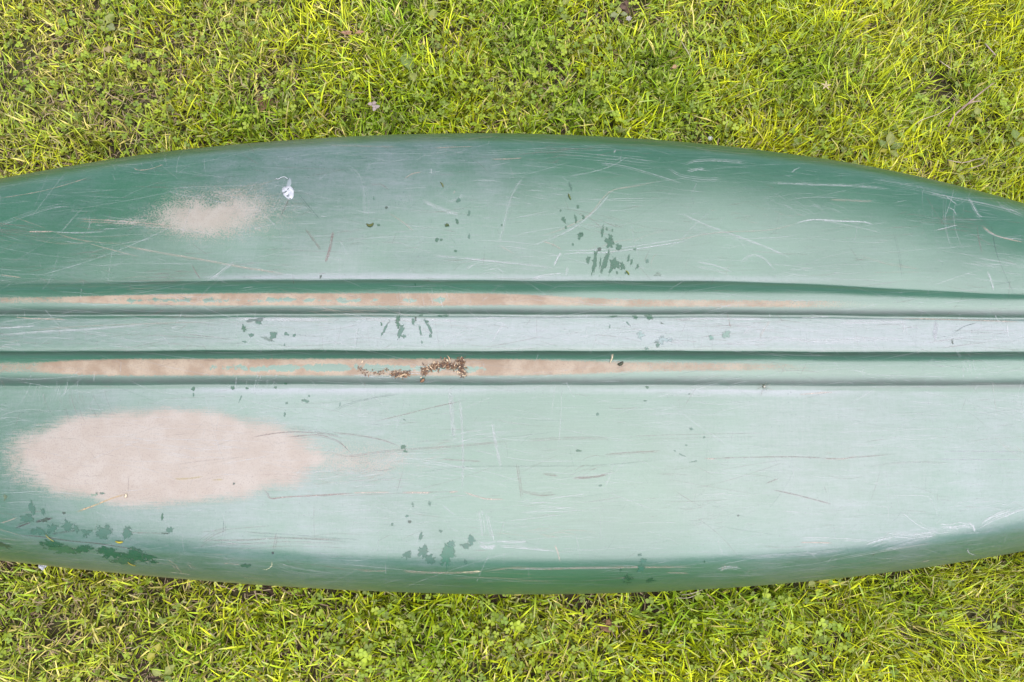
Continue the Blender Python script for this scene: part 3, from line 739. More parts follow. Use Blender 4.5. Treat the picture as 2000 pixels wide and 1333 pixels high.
def blades(n, x0, x1, y0, y1, scale=1.0, keep_hole=None):
    x = rng.uniform(x0, x1, n); y = rng.uniform(y0, y1, n)
    den = .86 + .22 * f_den(x, y) + .22 * f_tuft(x, y) - .22 * dry_at(x, y) - 1.2 * bare_at(x, y) - .45 * sm(.05, .02, np.abs(y - centre(x)) - half_beam(np.clip(x, XL, XR))) * (y < 0)
    k = (rng.random(n) < den) & outside(x, y, .035)
    if keep_hole: k &= ~((x > keep_hole[0]) & (x < keep_hole[1]) & (y > keep_hole[2]) & (y < keep_hole[3]))
    x, y = x[k], y[k]; n = len(x)
    lg, dr_ = long_at(x, y), dry_at(x, y)
    fine = rng.random(n) < (.25 + .55 * lg)
    L = (rng.gamma(6, .0064, n) * (1 - .35 * dr_) + .010 + .016 * lg) * scale
    W = np.where(fine, rng.uniform(.0015, .0026, n), rng.uniform(.0026, .0045, n)) * scale
    az = rng.uniform(0, 2 * np.pi, n)
    comb = rng.random(n) < (.12 + .25 * lg)
    az = np.where(comb, 1.0 + .8 * f_dir(x, y) + rng.normal(0, .5, n) - 1.3 * (y < 0) * lg, az)
    lean = np.clip(rng.normal(1.0, .27, n), .15, 1.45)
    curl = rng.normal(.45, .35, n)
    twist = rng.normal(0, .5, n)
    rings = 4
    P = np.zeros((n, rings, 3)); cx, cy, cz = x.copy(), y.copy(), ground_z(x, y) - .002
    ang = lean - curl * .5
    dirx, diry = np.cos(az), np.sin(az)
    for r in range(rings):
        P[:, r] = np.c_[cx, cy, cz]
        s = L / (rings - 1)
        cx = cx + dirx * np.sin(ang) * s; cy = cy + diry * np.sin(ang) * s
        cz = np.maximum(cz + np.cos(ang) * s, ground_z(cx, cy) + .002)
        ang = np.minimum(ang + curl / (rings - 1), 1.75)
    wid = np.array([.75, 1.0, .85]) [None, :] * W[:, None] / 2
    cut = rng.random(n) < .22
    sx, sy = -diry, dirx
    Vb = np.zeros((n, 8, 3))
    for r in range(rings):
        w = wid[:, r] if r < 3 else np.where(cut, W * .30, W * .05)
        ca, sa = np.cos(twist * r / 3), np.sin(twist * r / 3)
        off = np.c_[sx * w * ca, sy * w * ca, w * sa]
        Vb[:, 2 * r] = P[:, r] + off; Vb[:, 2 * r + 1] = P[:, r] - off
    base = np.arange(n)[:, None] * 8
    q = np.array([[0, 1, 3, 2], [2, 3, 5, 4], [4, 5, 7, 6]])
    Fb = (base[:, None, :] + q[None]).reshape(-1, 4)
    # colour of each blade
    hue = np.clip(.46 + .24 * f_hue(x, y) + rng.normal(0, .22, n) + .28 * lg - .16 * bumpf(x, y, .05, .75, .5), 0, 1)[:, None]
    c = np.array([.10, .165, .006]) * (1 - hue) + np.array([.275, .290, .006]) * hue
    pale = np.clip(.60 * dr_ - .08 + .12 * rng.normal(0, 1, n), 0, .8)[:, None]
    c = c * (1 - pale) + np.array([.235, .235, .060]) * pale
    blue = (rng.random(n) < .14)[:, None]
    c = np.where(blue, np.array([.15, .21, .045]), c)
    pd = .02 + .30 * dr_ * (1 - .4 * lg)
    straw = (rng.random(n) < pd)[:, None]
    c = np.where(straw, np.array([.34, .29, .13]) * rng.uniform(.6, 1.1, (n, 1)), c)
    br = rng.uniform(.5, 3.4, (n, 1))  # wide spread paints highlights and contrast into the blade colours
    c = (1.08 * c * br + np.array([.03, .03, .035]) * sm(1.9, 3.2, br)) * np.array([1.0, 1.0, .60])
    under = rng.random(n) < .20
    c = np.where(under[:, None], c * .33, c)  # some blades darkened, painting in the shadows within the grass
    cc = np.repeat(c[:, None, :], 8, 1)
    cc[:, :2] = cc[:, :2] * .50 + np.array([.06, .06, .02]) * .3  # blade bases darkened, shade of the gaps painted in
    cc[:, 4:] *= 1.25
    cc[:, 6:] = np.where(cut[:, None, None], np.array([.60, .56, .25]), cc[:, 6:])
    return Vb.reshape(-1, 3), Fb, cc.reshape(-1, 3)

near = (-1.75, 1.75, -1.15, 1.45)
A1 = blades(330000, *near)
A2 = blades(150000, -3.6, 3.6, -3.1, 3.4, 1.15, near)
V = np.concatenate([A1[0], A2[0]]); F = np.concatenate([A1[1], A2[1] + len(A1[0])]); Cc = np.concatenate([A1[2], A2[2]])
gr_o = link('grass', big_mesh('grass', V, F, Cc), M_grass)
tag(gr_o, 'short mown yellow-green lawn grass around the canoe', 'grass', kind='stuff')

# dead straw lying between the blades
def straw(n, x0, x1, y0, y1):
    x = rng.uniform(x0, x1, n); y = rng.uniform(y0, y1, n)
    k = (rng.random(n) < .25 + 1.1 * dry_at(x, y)) & outside(x, y, .08)
    x, y = x[k], y[k]; n = len(x)
    L = rng.uniform(.012, .045, n); W = rng.uniform(.0008, .0022, n); az = rng.uniform(0, 6.28, n); bend = rng.normal(0, .5, n)
    z = ground_z(x, y) + rng.uniform(.001, .016, n); dzz = rng.normal(0, .15, n)
    Vb = np.zeros((n, 6, 3))
    for r in range(3):
        a = az + bend * (r - 1) * .5
        px = x + np.cos(a) * L * (r - 1) * .5; py = y + np.sin(a) * L * (r - 1) * .5
        pz = np.maximum(z + dzz * L * (r - 1) + .003 * (r == 1), ground_z(px, py) + .001)
        Vb[:, 2 * r] = np.c_[px - np.sin(a) * W / 2, py + np.cos(a) * W / 2, pz]
        Vb[:, 2 * r + 1] = np.c_[px + np.sin(a) * W / 2, py - np.cos(a) * W / 2, pz + W * .3]
    base = np.arange(n)[:, None] * 6
    Fb = (base[:, None, :] + np.array([[0, 1, 3, 2], [2, 3, 5, 4]])[None]).reshape(-1, 4)
    t = rng.random((n, 1))
    c = np.array([.46, .36, .20]) * t + np.array([.24, .15, .09]) * (1 - t)
    return Vb.reshape(-1, 3), Fb, np.repeat(c, 6, 0)
S_ = straw(34000, *near)
st_o = link('dry_straw', big_mesh('dry_straw', *S_), M_dry)
tag(st_o, 'dead straw and thatch lying low between the grass blades', 'thatch', kind='stuff')

# clover growing through the grass
LEAFLET = np.array([[0, 0, 0], [.28, .36, .06], [.62, .54, .10], [.95, .40, .08], [.95, 0, .0], [.95, -.40, .08], [.62, -.54, .10], [.28, -.36, .06], [.5, 0, -.02]])
LF = [(0, 1, 8), (1, 2, 8), (2, 3, 8), (3, 4, 8), (4, 5, 8), (5, 6, 8), (6, 7, 8), (7, 0, 8)]
LC = np.array([.95, .95, 1, 1.05, 1.05, 1.05, 1, .95, 1.22])
def clover_leaf(x, y, z, r, az, tx, ty, colr):
    """three leaflets on a thin stalk"""
    Vv, Ff, Cc = [], [], []
    M = Matrix.Translation((x, y, z)) @ Matrix.Rotation(tx, 4, 'X') @ Matrix.Rotation(ty, 4, 'Y') @ Matrix.Rotation(az, 4, 'Z')
    for k in range(3):
        a = k * 2 * math.pi / 3 + random.gauss(0, .08); s = r * random.uniform(.88, 1.1)
        up = random.gauss(.12, .15); b = len(Vv)
        for q, p in enumerate(LEAFLET):
            px, py, pz = p[0] * s, p[1] * s, (p[2] + up * p[0]) * s
            Vv.append(M @ Vector((px * math.cos(a) - py * math.sin(a), px * math.sin(a) + py * math.cos(a), pz)))
            Cc.append(np.array(colr) * LC[q])
        Ff += [tuple(b + i for i in f) for f in LF]
    b = len(Vv); fx, fy = x + random.gauss(0, .008), y + random.gauss(0, .008)
    d = .0006
    Vv += [Vector((fx - d, fy, -.01)), Vector((fx + d, fy, -.01)), Vector((x + d, y, z - .0004)), Vector((x - d, y, z - .0004)),
           Vector((fx, fy - d, -.01)), Vector((fx, fy + d, -.01)), Vector((x, y + d, z - .0004)), Vector((x, y - d, z - .0004))]
    Cc += [np.array((.16, .18, .06))] * 8
    Ff += [(b, b + 1, b + 2, b + 3), (b + 4, b + 5, b + 6, b + 7)]
    return Vv, Ff, Cc

def clover_tint():
    t = random.random()
    c = np.array([.16, .25, .016]) * (1 - t) + np.array([.34, .42, .022]) * t
    if random.random() < .2: c = np.array([.15, .20, .020])
    return c * random.uniform(.85, 1.2)

CLOVER_HOT = [(ground(u, v), r, w) for u, v, r, w in (
    (1000,150,.22,1.0),(1200,130,.24,1.0),(1350,120,.18,1.0),(1300,230,.2,.8),(520,225,.12,.7),(330,240,.14,.8),(120,120,.22,.7),(250,120,.2,.6),(420,70,.2,.6),
    (640,230,.16,.6),(860,200,.18,.7),(1480,70,.15,.6),(1600,260,.15,.6),(740,1190,.10,.9),(710,1300,.12,1.0),(900,1290,.14,.9),(1050,1230,.14,.8),(1250,1220,.12,.6),
    (1500,1200,.10,.6),(1640,1240,.10,.5),(1560,1290,.10,.5),(1750,270,.1,.6),(1950,230,.12,.6),(1820,60,.12,.5))]
Vv, Ff, Cc = [], [], []
made = 0
cpos = np.c_[rng.uniform(-1.75, 1.75, 26000), rng.uniform(-1.15, 1.45, 26000)]
hot = np.full(len(cpos), .07)
for g, r, w in CLOVER_HOT: hot += .55 * w * np.exp(-((cpos[:, 0] - g.x) ** 2 + (cpos[:, 1] - g.y) ** 2) / r ** 2)
hot *= .6 + .5 * (waves(51, .09)(cpos[:, 0], cpos[:, 1]) > -.2)
keep = (rng.random(len(cpos)) < hot) & outside(cpos[:, 0], cpos[:, 1], .02)
for x, y in cpos[keep][:3300]:
    v_, f_, c_ = clover_leaf(x, y, random.uniform(.012, .034), random.uniform(.0058, .0098), random.uniform(0, 6.28), random.gauss(0, .28), random.gauss(0, .28), clover_tint())
    b = len(Vv); Vv += v_; Cc += c_; Ff += [tuple(b + i for i in f) for f in f_]
cl_o = link('clover', mesh('clover', Vv, Ff, Cc), M_clover)
tag(cl_o, 'low white clover leaves mixed through the lawn', 'clover', kind='stuff')

# ------------------------------------------------------------------ single plants one can point at
def empty(name, loc, label, cat, group=None):
    o = bpy.data.objects.new(name, None); col.objects.link(o); o.location = loc
    return tag(o, label, cat, group)

def broad_leaf(parent, az, L, W, lift, colr, tip=.9, fold=.25, stalk=.25, name='leaf', base=(0, 0, 0), droop=.5, notch=0.0):
    nl, nw = 9, 5
    Vv, Ff, Cc = [], [], []
    for i in range(nl):
        f = i / (nl - 1)
        if f < stalk: w = .10 + .05 * f
        else:
            g = (f - stalk) / (1 - stalk)
            w = max(.04, math.sin(math.pi * min(1, (g + .06) ** .72 * .94)) ** tip)
            if notch: w *= 1 - notch * (i % 2) * (g < .85)
        r = L * f
        z = lift * (f - droop * f * f)
        for j in range(nw):
            s = (j / (nw - 1) - .5) * 2
            x, y, zz = r, s * w * W / 2, z + abs(s) * fold * w * W / 2 + .0012 * math.sin(i * 2.1 + j * 1.7)
            Vv.append((base[0] + x * math.cos(az) - y * math.sin(az), base[1] + x * math.sin(az) + y * math.cos(az), base[2] + zz))
            shade = 1.25 if j == 2 else (1.0 + .08 * math.sin(i * 3.3 + j))
            Cc.append(np.array(colr) * shade)
    for i in range(nl - 1):
        for j in range(nw - 1):
            k = i * nw + j
            Ff.append((k, k + 1, k + nw + 1, k + nw))
    return link(name, mesh(name, Vv, Ff, Cc), M_leaf, parent)

PALE, YEL, MID, GREY = (.24, .27, .05), (.33, .31, .02), (.13, .20, .022), (.20, .23, .09)
def weed(u, v, z, leaves, label, cat='weed', name='broadleaf_weed', group=None):
    g = ground(u, v, z)
    e_ = empty(name, (g.x, g.y, 0), label, cat, group)
    for (deg, L, W, lift, c) in leaves:
        broad_leaf(e_, R(deg), L, W, lift, c, base=(0, 0, z))
    return e_
weed(800, 140, .028, [(105, .052, .030, .012, MID), (-65, .034, .024, .008, PALE), (75, .030, .016, .006, MID)], 'weed with two large rounded leaves in the lush grass above the canoe, left of centre')
weed(845, 42, .034, [(85, .034, .022, .006, PALE), (115, .020, .013, .004, YEL), (-40, .016, .010, .004, MID)], 'small weed with one pale upright oval leaf close to the top edge')
weed(484, 4, .032, [(155, .042, .022, .006, YEL), (10, .030, .024, .006, YEL), (-70, .020, .014, .004, PALE)], 'bright yellow-green weed leaves cut by the top edge, left of centre')
weed(207, 50, .026, [(60, .036, .026, .006, PALE), (150, .026, .018, .005, PALE), (-30, .030, .024, .006, GREY), (-120, .018, .014, .004, PALE)], 'pale ruffled weed leaves in the thin grass at upper left')
weed(212, 88, .022, [(-80, .024, .022, .004, (.34, .27, .12))], 'single round brownish weed leaf below the pale ruffled leaves')
weed(485, 50, .026, [(170, .030, .016, .005, PALE), (20, .022, .012, .004, MID)], 'grey-green narrow weed leaf pair right of the thin upper-left grass')
weed(1735, 292, .030, [(80, .046, .022, .014, PALE), (140, .034, .018, .010, MID), (20, .040, .020, .010, MID), (-50, .030, .016, .008, PALE), (200, .026, .012, .008, YEL)], 'bushy weed of oval leaves against the upper right side of the canoe')
weed(1868, 338, .030, [(120, .036, .016, .010, YEL), (-60, .030, .014, .006, PALE), (60, .014, .010, .004, PALE)], 'pale yellow dandelion leaf nearly touching the canoe at upper right', 'dandelion', 'dandelion')
weed(1905, 228, .028, [(70, .026, .018, .006, PALE), (-50, .022, .014, .006, YEL), (170, .014, .010, .005, MID)], 'small pale weed just below the forked twig')
weed(1985, 275, .026, [(100, .030, .022, .006, MID), (0, .026, .018, .005, PALE), (-90, .016, .012, .004, MID)], 'green rounded weed leaves at the right edge above the canoe')
weed(305, 1275, .030, [(70, .020, .014, .004, YEL), (-140, .022, .017, .004, YEL)], 'pair of bright yellow fallen leaflets on the lower left grass', 'leaf', 'fallen_leaflet')
weed(318, 1320, .022, [(40, .034, .018, .008, PALE), (-30, .028, .016, .006, MID), (150, .026, .016, .006, PALE)], 'light green weed rosette at the bottom edge, lower left')
weed(1595, 1137, .030, [(10, .030, .013, .004, YEL), (-160, .022, .014, .004, PALE)], 'pale leaf lying flat right under the lower right side of the canoe', 'leaf', 'flat_leaf')
weed(1100, 12, .03, [(60, .026, .016, .006, PALE), (-110, .022, .014, .006, MID)], 'short twin-leaved weed at the top edge, just right of centre')
weed(1210, 28, .03, [(200, .026, .018, .006, GREY), (100, .020, .014, .005, PALE), (-10, .020, .014, .005, GREY)], 'dull green clustered weed leaves beside the tiny white flower near the top edge')

def clover_plant(u, v, n, label, r=.0095, spread=.014):
    g = ground(u, v, .035)
    e_ = empty('clover_plant', (g.x, g.y, 0), label, 'clover', 'large clover plants standing out of the lawn')
    for k in range(n):
        a = 2.4 * k + random.random(); d = spread * math.sqrt(k / max(1, n - 1)) if n > 1 else 0
        v_, f_, c_ = clover_leaf(d * math.cos(a), d * math.sin(a), .036 + random.uniform(-.004, .006), r * random.uniform(.9, 1.15), random.uniform(0, 6), random.gauss(0, .15), random.gauss(0, .15), clover_tint() * 1.12)
        link('leaf', mesh('clover_leaf', v_, f_, c_), M_clover, e_)
for a in ((746, 1195, 2, 'two-leaved clover just under the lower canoe edge, left of centre'),
          (665, 1222, 1, 'lone dark clover leaf in the dry grass at lower left of centre'),
          (715, 1275, 5, 'dense clump of big clover leaves low down, left of the bottom centre'),
          (975, 1205, 3, 'bright three-leaved clover below the canoe at bottom centre'),
          (1015, 1222, 2, 'dark clover pair right beside the bright one at bottom centre'),
          (1032, 1255, 1, 'small single pale clover leaf below the dark clover pair'),
          (1500, 1172, 4, 'pale clover cluster close under the lower canoe edge, right of centre'),
          (1540, 1175, 2, 'dull green clover leaves to the right of the pale cluster'),
          (1615, 1222, 2, 'light clover leaves in open grass at lower right'),
          (1640, 1228, 2, 'yellow-green upright clover leaf pair at lower right'),
          (1555, 1270, 3, 'grey-green clover trio near the bottom, right of centre'),
          (1100, 95, 3, 'clover trio in the densest clover patch near the top centre'),
          (1155, 80, 3, 'small dull clover bunch right of the top centre clover trio'),
          (1040, 140, 3, 'bright clover leaves midway between top edge and canoe, right of centre'),
          (1960, 205, 4, 'large light clover cluster right of the forked twig'),
          (1205, 225, 3, 'light clover sprig just above the canoe, right of centre'),
          (1800, 190, 3, 'clover bunch left of the forked twig'),
          (1425, 245, 3, 'yellow-green clover right above the canoe edge at upper right of centre')):
    clover_plant(*a[:3], a[3])

# ------------------------------------------------------------------ twigs, stems, petals, clods
def stick(name, paths, label, cat, colr, group=None, seg=6):
    """paths: lists of (u, v, z, radius); the first is the main stem, others become side twigs"""
    root = None
    for k, pth in enumerate(paths):
        P = [ground(u, v, z) for u, v, z, r in pth]
        if k == 0:
            o0 = P[0].copy(); root = empty(name, o0, label, cat, group)
        pts = densify([tuple(p - o0) for p in P], .012)
        rad = np.interp(np.linspace(0, 1, len(pts)), np.linspace(0, 1, len(pth)), [q[3] for q in pth])
        rad = rad * (1 + .12 * np.sin(np.arange(len(pts)) * 2.3))
        Vt, Ft = tube([Vector(p) for p in pts], list(rad), seg)
        c = [np.array(colr) * (1 + .25 * math.sin(i * .9)) for i in range(len(Vt))]
        link('stem' if k == 0 else 'side_twig', mesh('stem', Vt, Ft, c), M_dry, root)
    return root
stick('forked_twig', [[(1852,248,.030,.0022),(1865,225,.040,.0024),(1888,205,.044,.0022),(1910,186,.046,.0018),(1940,163,.044,.0012)], [(1888,205,.044,.0019),(1902,199,.046,.0016),(1915,198,.044,.0012)], [(1912,198,.044,.0011),(1919,203,.042,.0008)]],
      'forked pinkish-grey twig lying on the grass at upper right', 'twig', (.36, .25, .20))
stick('dry_stem', [[(1850,313,.034,.0014),(1880,318,.036,.0015),(1905,312,.036,.0014),(1920,309,.034,.0010)]], 'pale dry stem lying level, upper of two beside the dandelion leaf', 'dry stem', (.45, .36, .25))
stick('dry_stem', [[(1875,333,.032,.0013),(1900,328,.034,.0014),(1920,320,.034,.0012),(1924,310,.032,.0008)]], 'pale bent dry stem, lower of two beside the dandelion leaf', 'dry stem', (.42, .33, .23))
stick('short_twig', [[(1923,85,.034,.0018),(1933,96,.038,.0018),(1944,108,.036,.0014)]], 'short pinkish twig above the forked twig, near the right edge', 'twig', (.40, .30, .26))
stick('thin_twig', [[(1835,119,.034,.0011),(1846,127,.036,.0011),(1858,135,.034,.0008)]], 'thin pale broken twig left of the short pinkish twig', 'twig', (.48, .40, .28))
stick('bent_straw', [[(1330,1162,.03,.0009),(1350,1160,.05,.0009),(1372,1152,.06,.0008)], [(1322,1168,.03,.0008),(1345,1168,.04,.0008),(1368,1158,.05,.0007)]], 'thin pale straw poking out from under the lower canoe edge', 'straw', (.50, .44, .28))
stick('bleached_stalk', [[(1330,80,.03,.0010),(1345,105,.04,.0011),(1352,120,.04,.0008)]], 'bleached grass stalk in the lush grass right of the top centre', 'stalk', (.50, .45, .28))
stick('bleached_stalk', [[(1780,250,.03,.0010),(1800,235,.045,.0011),(1835,222,.045,.0010),(1855,208,.04,.0007)]], 'long bleached grass stalk running up towards the forked twig', 'stalk', (.50, .44, .24))

def blob(name, u, v, z, r, label, cat, colr, seed, flat=.6, mat=None, seg=(10, 7)):
    g = ground(u, v, z); rd = random.Random(seed)
    ph = [rd.uniform(0, 6) for _ in range(6)]
    Vv, Ff, Cc = [], [], []
    for i in range(seg[1] + 1):
        t = math.pi * i / seg[1]
        for k in range(seg[0]):
            a = 2 * math.pi * k / seg[0]
            q = r * (1 + .28 * math.sin(3 * a + ph[0] + 2 * t) + .18 * math.sin(5 * t + ph[1] + a) + rd.uniform(-.14, .14) * (0 < i < seg[1]))
            Vv.append((q * math.sin(t) * math.cos(a), q * math.sin(t) * math.sin(a), q * math.cos(t) * flat)); Cc.append(np.array(colr) * rd.uniform(.6, 1.3))
    for i in range(seg[1]):
        for k in range(seg[0]):
            k2 = (k + 1) % seg[0]
            Ff.append((i * seg[0] + k, (i + 1) * seg[0] + k, (i + 1) * seg[0] + k2, i * seg[0] + k2))
    o = link(name, mesh(name, Vv, Ff, Cc), mat or M_clod, None, smooth=False); o.location = (g.x, g.y, z)
    return tag(o, label, cat)
M_clod = matte('earth_clod', .95, .15, 1.0)
blob('earth_clod', 1186, 1222, .018, .013, 'crumbly brown clod of earth in the grass below the canoe', 'clod', (.20, .115, .055), 3)
blob('soil_lump', 516, 202, .006, .020, 'bare reddish-brown lump of soil above the canoe, left of centre', 'soil', (.19, .105, .055), 5, .35)
blob('soil_lump', 1221, 14, .012, .015, 'dark bare lump of soil at the top edge, right of centre', 'soil', (.13, .085, .06), 8, .5)

def litter_flakes(n, path, spread, size, seed, flat_z=.0015):
    """flakes scattered round a path on the hull; returns vertices, faces, colours about the first point"""
    rd = random.Random(seed); o0 = path[0][0]
    Vv, Ff, Cc = [], [], []
    for i in range(n):
        f = rd.random() * (len(path) - 1); k = min(int(f), len(path) - 2)
        p = path[k][0].lerp(path[k + 1][0], f - k); nrm = path[k][1]
        p = p + Vector((rd.gauss(0, spread), rd.gauss(0, spread), 0))
        q, n2 = drop(p.x, p.y)
        if q is None: continue
        p = q + n2 * (flat_z + rd.random() ** 2 * .005)
        L, W = size * rd.uniform(.5, 1.6), size * rd.uniform(.15, .5)
        a, tl = rd.uniform(0, 6.28), rd.uniform(-.6, .6)
        d = Vector((math.cos(a), math.sin(a), tl)).normalized(); s = d.cross(n2).normalized()
        up = s.cross(d)
        b = len(Vv); cu = rd.uniform(-.3, .3) * L
        t = rd.random()
        c = np.array((.20, .095, .035)) if t < .40 else (np.array((.085, .045, .024)) if t < .80 else np.array((.58, .42, .25)))
        c = c * rd.uniform(.7, 1.2)
        for x in (-.5, 0, .5):
            w = W * (1 if x == 0 else .6)
            for y in (-.5, .5):
                Vv.append(p + d * L * x + s * w * y + up * (cu * (.25 - x * x)) - o0); Cc.append(c)
        Ff += [(b, b + 1, b + 3, b + 2), (b + 2, b + 3, b + 5, b + 4)]
    for v_ in Vv:
        h, n2 = drop(v_.x + o0.x, v_.y + o0.y)
        if h is not None: v_.z = max(v_.z, h.z + .0005 - o0.z)
    return o0, Vv, Ff, Cc
LITTER = [([(704,712),(708,728),(722,728),(745,727),(762,722)], 60, .0026, .0034, 'thin orange-brown trail of bark crumbs, leftmost on the lower keel rib'),
          ([(765,731),(775,731),(790,732),(796,730)], 170, .0026, .0036, 'small dark heap of bark litter, second from the left on the lower keel rib'),
          ([(824,728),(832,724),(842,718),(850,715),(853,720)], 240, .0032, .0040, 'brown bark and seed litter heap in the middle of the lower keel rib'),
          ([(860,714),(872,712),(885,718),(896,712),(902,706),(900,722),(905,731)], 320, .0036, .0042, 'largest orange-brown heap of bark litter, rightmost on the lower keel rib')]
for i, (pts, n, spread, size, label) in enumerate(LITTER):
    path = [on_hull(*q) for q in pts]
    o0, Vv, Ff, Cc = litter_flakes(n, path, spread, size, 60 + i)
    e_ = empty('bark_litter', o0, label, 'litter', 'heaps of bark litter on the lower keel rib')
    link('bark_flakes', mesh('bark_flakes', Vv, Ff, Cc), M_bark, e_, smooth=False)['kind'] = 'stuff'

def chip_on_hull(name, pts, w, label, cat, colr, lift=.0012, mat=None, thick=.0006, group=None):
    """a thin curved sliver lying on the hull along chart points"""
    P, N = zip(*[on_hull(*q) for q in densify(pts, 3)]); n = len(P); o0 = P[0]
    Vv, Ff = [], []
    for i in range(n):
        d = (P[min(i + 1, n - 1)] - P[max(i - 1, 0)]).normalized(); s = N[i].cross(d).normalized()
        f = i / (n - 1); ww = w / 2 * max(.2, math.sin(math.pi * min(.97, max(.03, f))) ** .6)
        c = P[i] + N[i] * (lift + .0012 * math.sin(math.pi * f)) - o0
        Vv += [c + s * ww, c + N[i] * thick * 1.6, c - s * ww, c - N[i] * thick]
    for i in range(n - 1):
        for k in range(4):
            a, b = 4 * i + k, 4 * i + (k + 1) % 4
            Ff.append((a, b, b + 4, a + 4))
    Ff += [(3, 2, 1, 0), tuple(4 * (n - 1) + k for k in range(4))]
    o = link(name, mesh(name, Vv, Ff, [colr] * len(Vv)), mat or M_dry); o.location = o0
    return tag(o, label, cat, group)
chip_on_hull('leaf_stalk', [(1197,693),(1195,701),(1191,710)], .0032, 'pale curved dry stalk on the lower keel rib, right of the bark litter', 'stalk', (.62, .52, .34))
chip_on_hull('leaf_crumb', [(1206,712),(1212,712),(1217,707)], .0060, 'dark crumpled leaf crumb beside the pale stalk on the lower rib', 'leaf', (.05, .06, .035))
chip_on_hull('leaf_stalk', [(772,737),(783,733),(794,731),(796,736)], .0026, 'forked pale stalk lying on the small dark heap of bark litter', 'stalk', (.62, .44, .26), .004)
chip_on_hull('seed_husk', [(821,745),(826,742),(829,739)], .0060, 'brown seed husk in the groove below the middle bark heap', 'seed', (.28, .15, .08), .003)
chip_on_hull('leaf_stalk', [(874,697),(878,703),(880,710)], .0022, 'upright pale sliver above the largest bark heap', 'stalk', (.66, .46, .27), .003)
chip_on_hull('grass_clipping', [(716,438),(721,442),(727,440),(729,436)], .0048, 'olive brown grass clipping on the upper hull, leftmost of the clippings there', 'clipping', (.09, .11, .02))
chip_on_hull('grass_clipping', [(870,443),(873,440),(877,442)], .0052, 'tiny dark grass clipping on the upper hull right of the olive one', 'clipping', (.06, .10, .03))
chip_on_hull('grass_clipping', [(860,357),(864,361),(866,367)], .0022, 'thin olive grass clipping high on the upper hull, left of centre', 'clipping', (.15, .17, .04))
chip_on_hull('grass_clipping', [(1110,379),(1112,385),(1115,391)], .0030, 'thin olive grass clipping high on the upper hull, right of centre', 'clipping', (.13, .17, .05))
chip_on_hull('grass_clipping', [(226,1057),(234,1059),(241,1058)], .0042, 'yellow grass clipping on the lower left shoulder of the hull', 'clipping', (.42, .36, .03))
chip_on_hull('grass_clipping', [(250,1097),(257,1101),(266,1104)], .0034, 'olive yellow grass clipping low on the left flank of the hull', 'clipping', (.22, .20, .02))
chip_on_hull('grass_clipping', [(90,1044),(97,1050),(106,1057)], .0020, 'thin yellowish grass clipping at the far left shoulder of the hull', 'clipping', (.26, .26, .06))
chip_on_hull('grass_clipping', [(1222,529),(1226,533),(1229,538)], .0022, 'bright yellow-green clipping among the dark spots on the upper hull', 'clipping', (.24, .26, .02))
chip_on_hull('wood_chip', [(244,972),(247,969),(247,964)], .0042, 'cream wood chip at the end of the brown scratch in the big worn patch', 'chip', (.75, .62, .42))

def white_mat():
    t = NT('chalk_white')
    return t.done(t.bsdf(t.mix(t.step(t.noise(280, 3), .42, .62), (.30, .30, .305), (.22, .225, .23)), .7, .3))
M_white = white_mat()
# a dried white dropping with dark flecks, and the loose thread above it
def splat(cu, cv, rad, thick, n=26, seed=1, sq=1.0, tilt=0):
    rd = random.Random(seed); p0, n0 = on_hull(cu, cv); Vv, Ff = [Vector((0, 0, 0)) + n0 * thick * 1.5], []
    for ring, th in ((.6, 1.3), (1.0, .35), (1.02, -.1)):
        for k in range(n):
            a = 2 * math.pi * k / n
            r = rad * ring * (1 + .07 * math.sin(3 * a + 1) + rd.uniform(-.03, .03))
            x, y = r * math.cos(a), r * math.sin(a) * sq
            x, y = x * math.cos(tilt) - y * math.sin(tilt), x * math.sin(tilt) + y * math.cos(tilt)
            p, nn = on_hull(cu + x, cv + y); Vv.append(p + nn * thick * th - p0)
    for k in range(n):
        k2 = (k + 1) % n
        Ff.append((0, 1 + k, 1 + k2))
        for r in (0, 1): Ff.append((1 + r * n + k, 1 + (r + 1) * n + k, 1 + (r + 1) * n + k2, 1 + r * n + k2))
    return p0, Vv, Ff
p0, Vv, Ff = splat(563, 376, 13.5, .0009, seed=4, sq=.80, tilt=R(62))
bd = empty('bird_dropping', p0, 'small dried white bird dropping with dark flecks on the upper left hull', 'dropping')
link('white_splash', mesh('white_splash', Vv, Ff), M_white, bd)
p1, Vv, Ff = splat(564.5, 358, 4.2, .0004, 16, 6, 2.2, R(14))
M_film = (lambda t: t.done(t.bsdf((.13, .15, .148), .6, .3)))(NT('thin_white_film'))
o = link('smear', mesh('smear', [v_ + (p1 - p0) for v_ in Vv], Ff), M_film, bd)
M_fleck = (lambda t: t.done(t.bsdf(t.mix(t.noise(400), (.04, .05, .05), (.09, .11, .11)), .6, .3)))(NT('grey_fleck'))
for k, (u, v, r, sq, tl) in enumerate(((558,376,3.6,.35,-35),(563,370,2.6,.4,-40),(562,384,2.4,.5,20),(564,382,1.8,.6,0),(567,389,1.4,.7,0),(553,378,1.8,.6,-30))):
    p1, Vv, Ff = splat(u, v, r, .0003, 10, 20 + k, sq, R(tl))
    link('dark_fleck', mesh('dark_fleck', [v_ + (p1 - p0) + Vector((0, 0, .0015)) for v_ in Vv], Ff), M_fleck, bd)
Vt, Ft = [], []
P = [on_hull(u, v) for u, v in densify([(539,349.5),(543,351),(550,347.5),(555,346.5),(559,348),(562,350.5)], 1.5)]
o0 = P[0][0]
Vt, Ft = tube([p + n_ * .0011 - o0 for p, n_ in P], .0007, 6)
o = link('white_thread', mesh('white_thread', Vt, Ft), M_white); o.location = o0
tag(o, 'short curved white thread just above the bird dropping', 'thread')

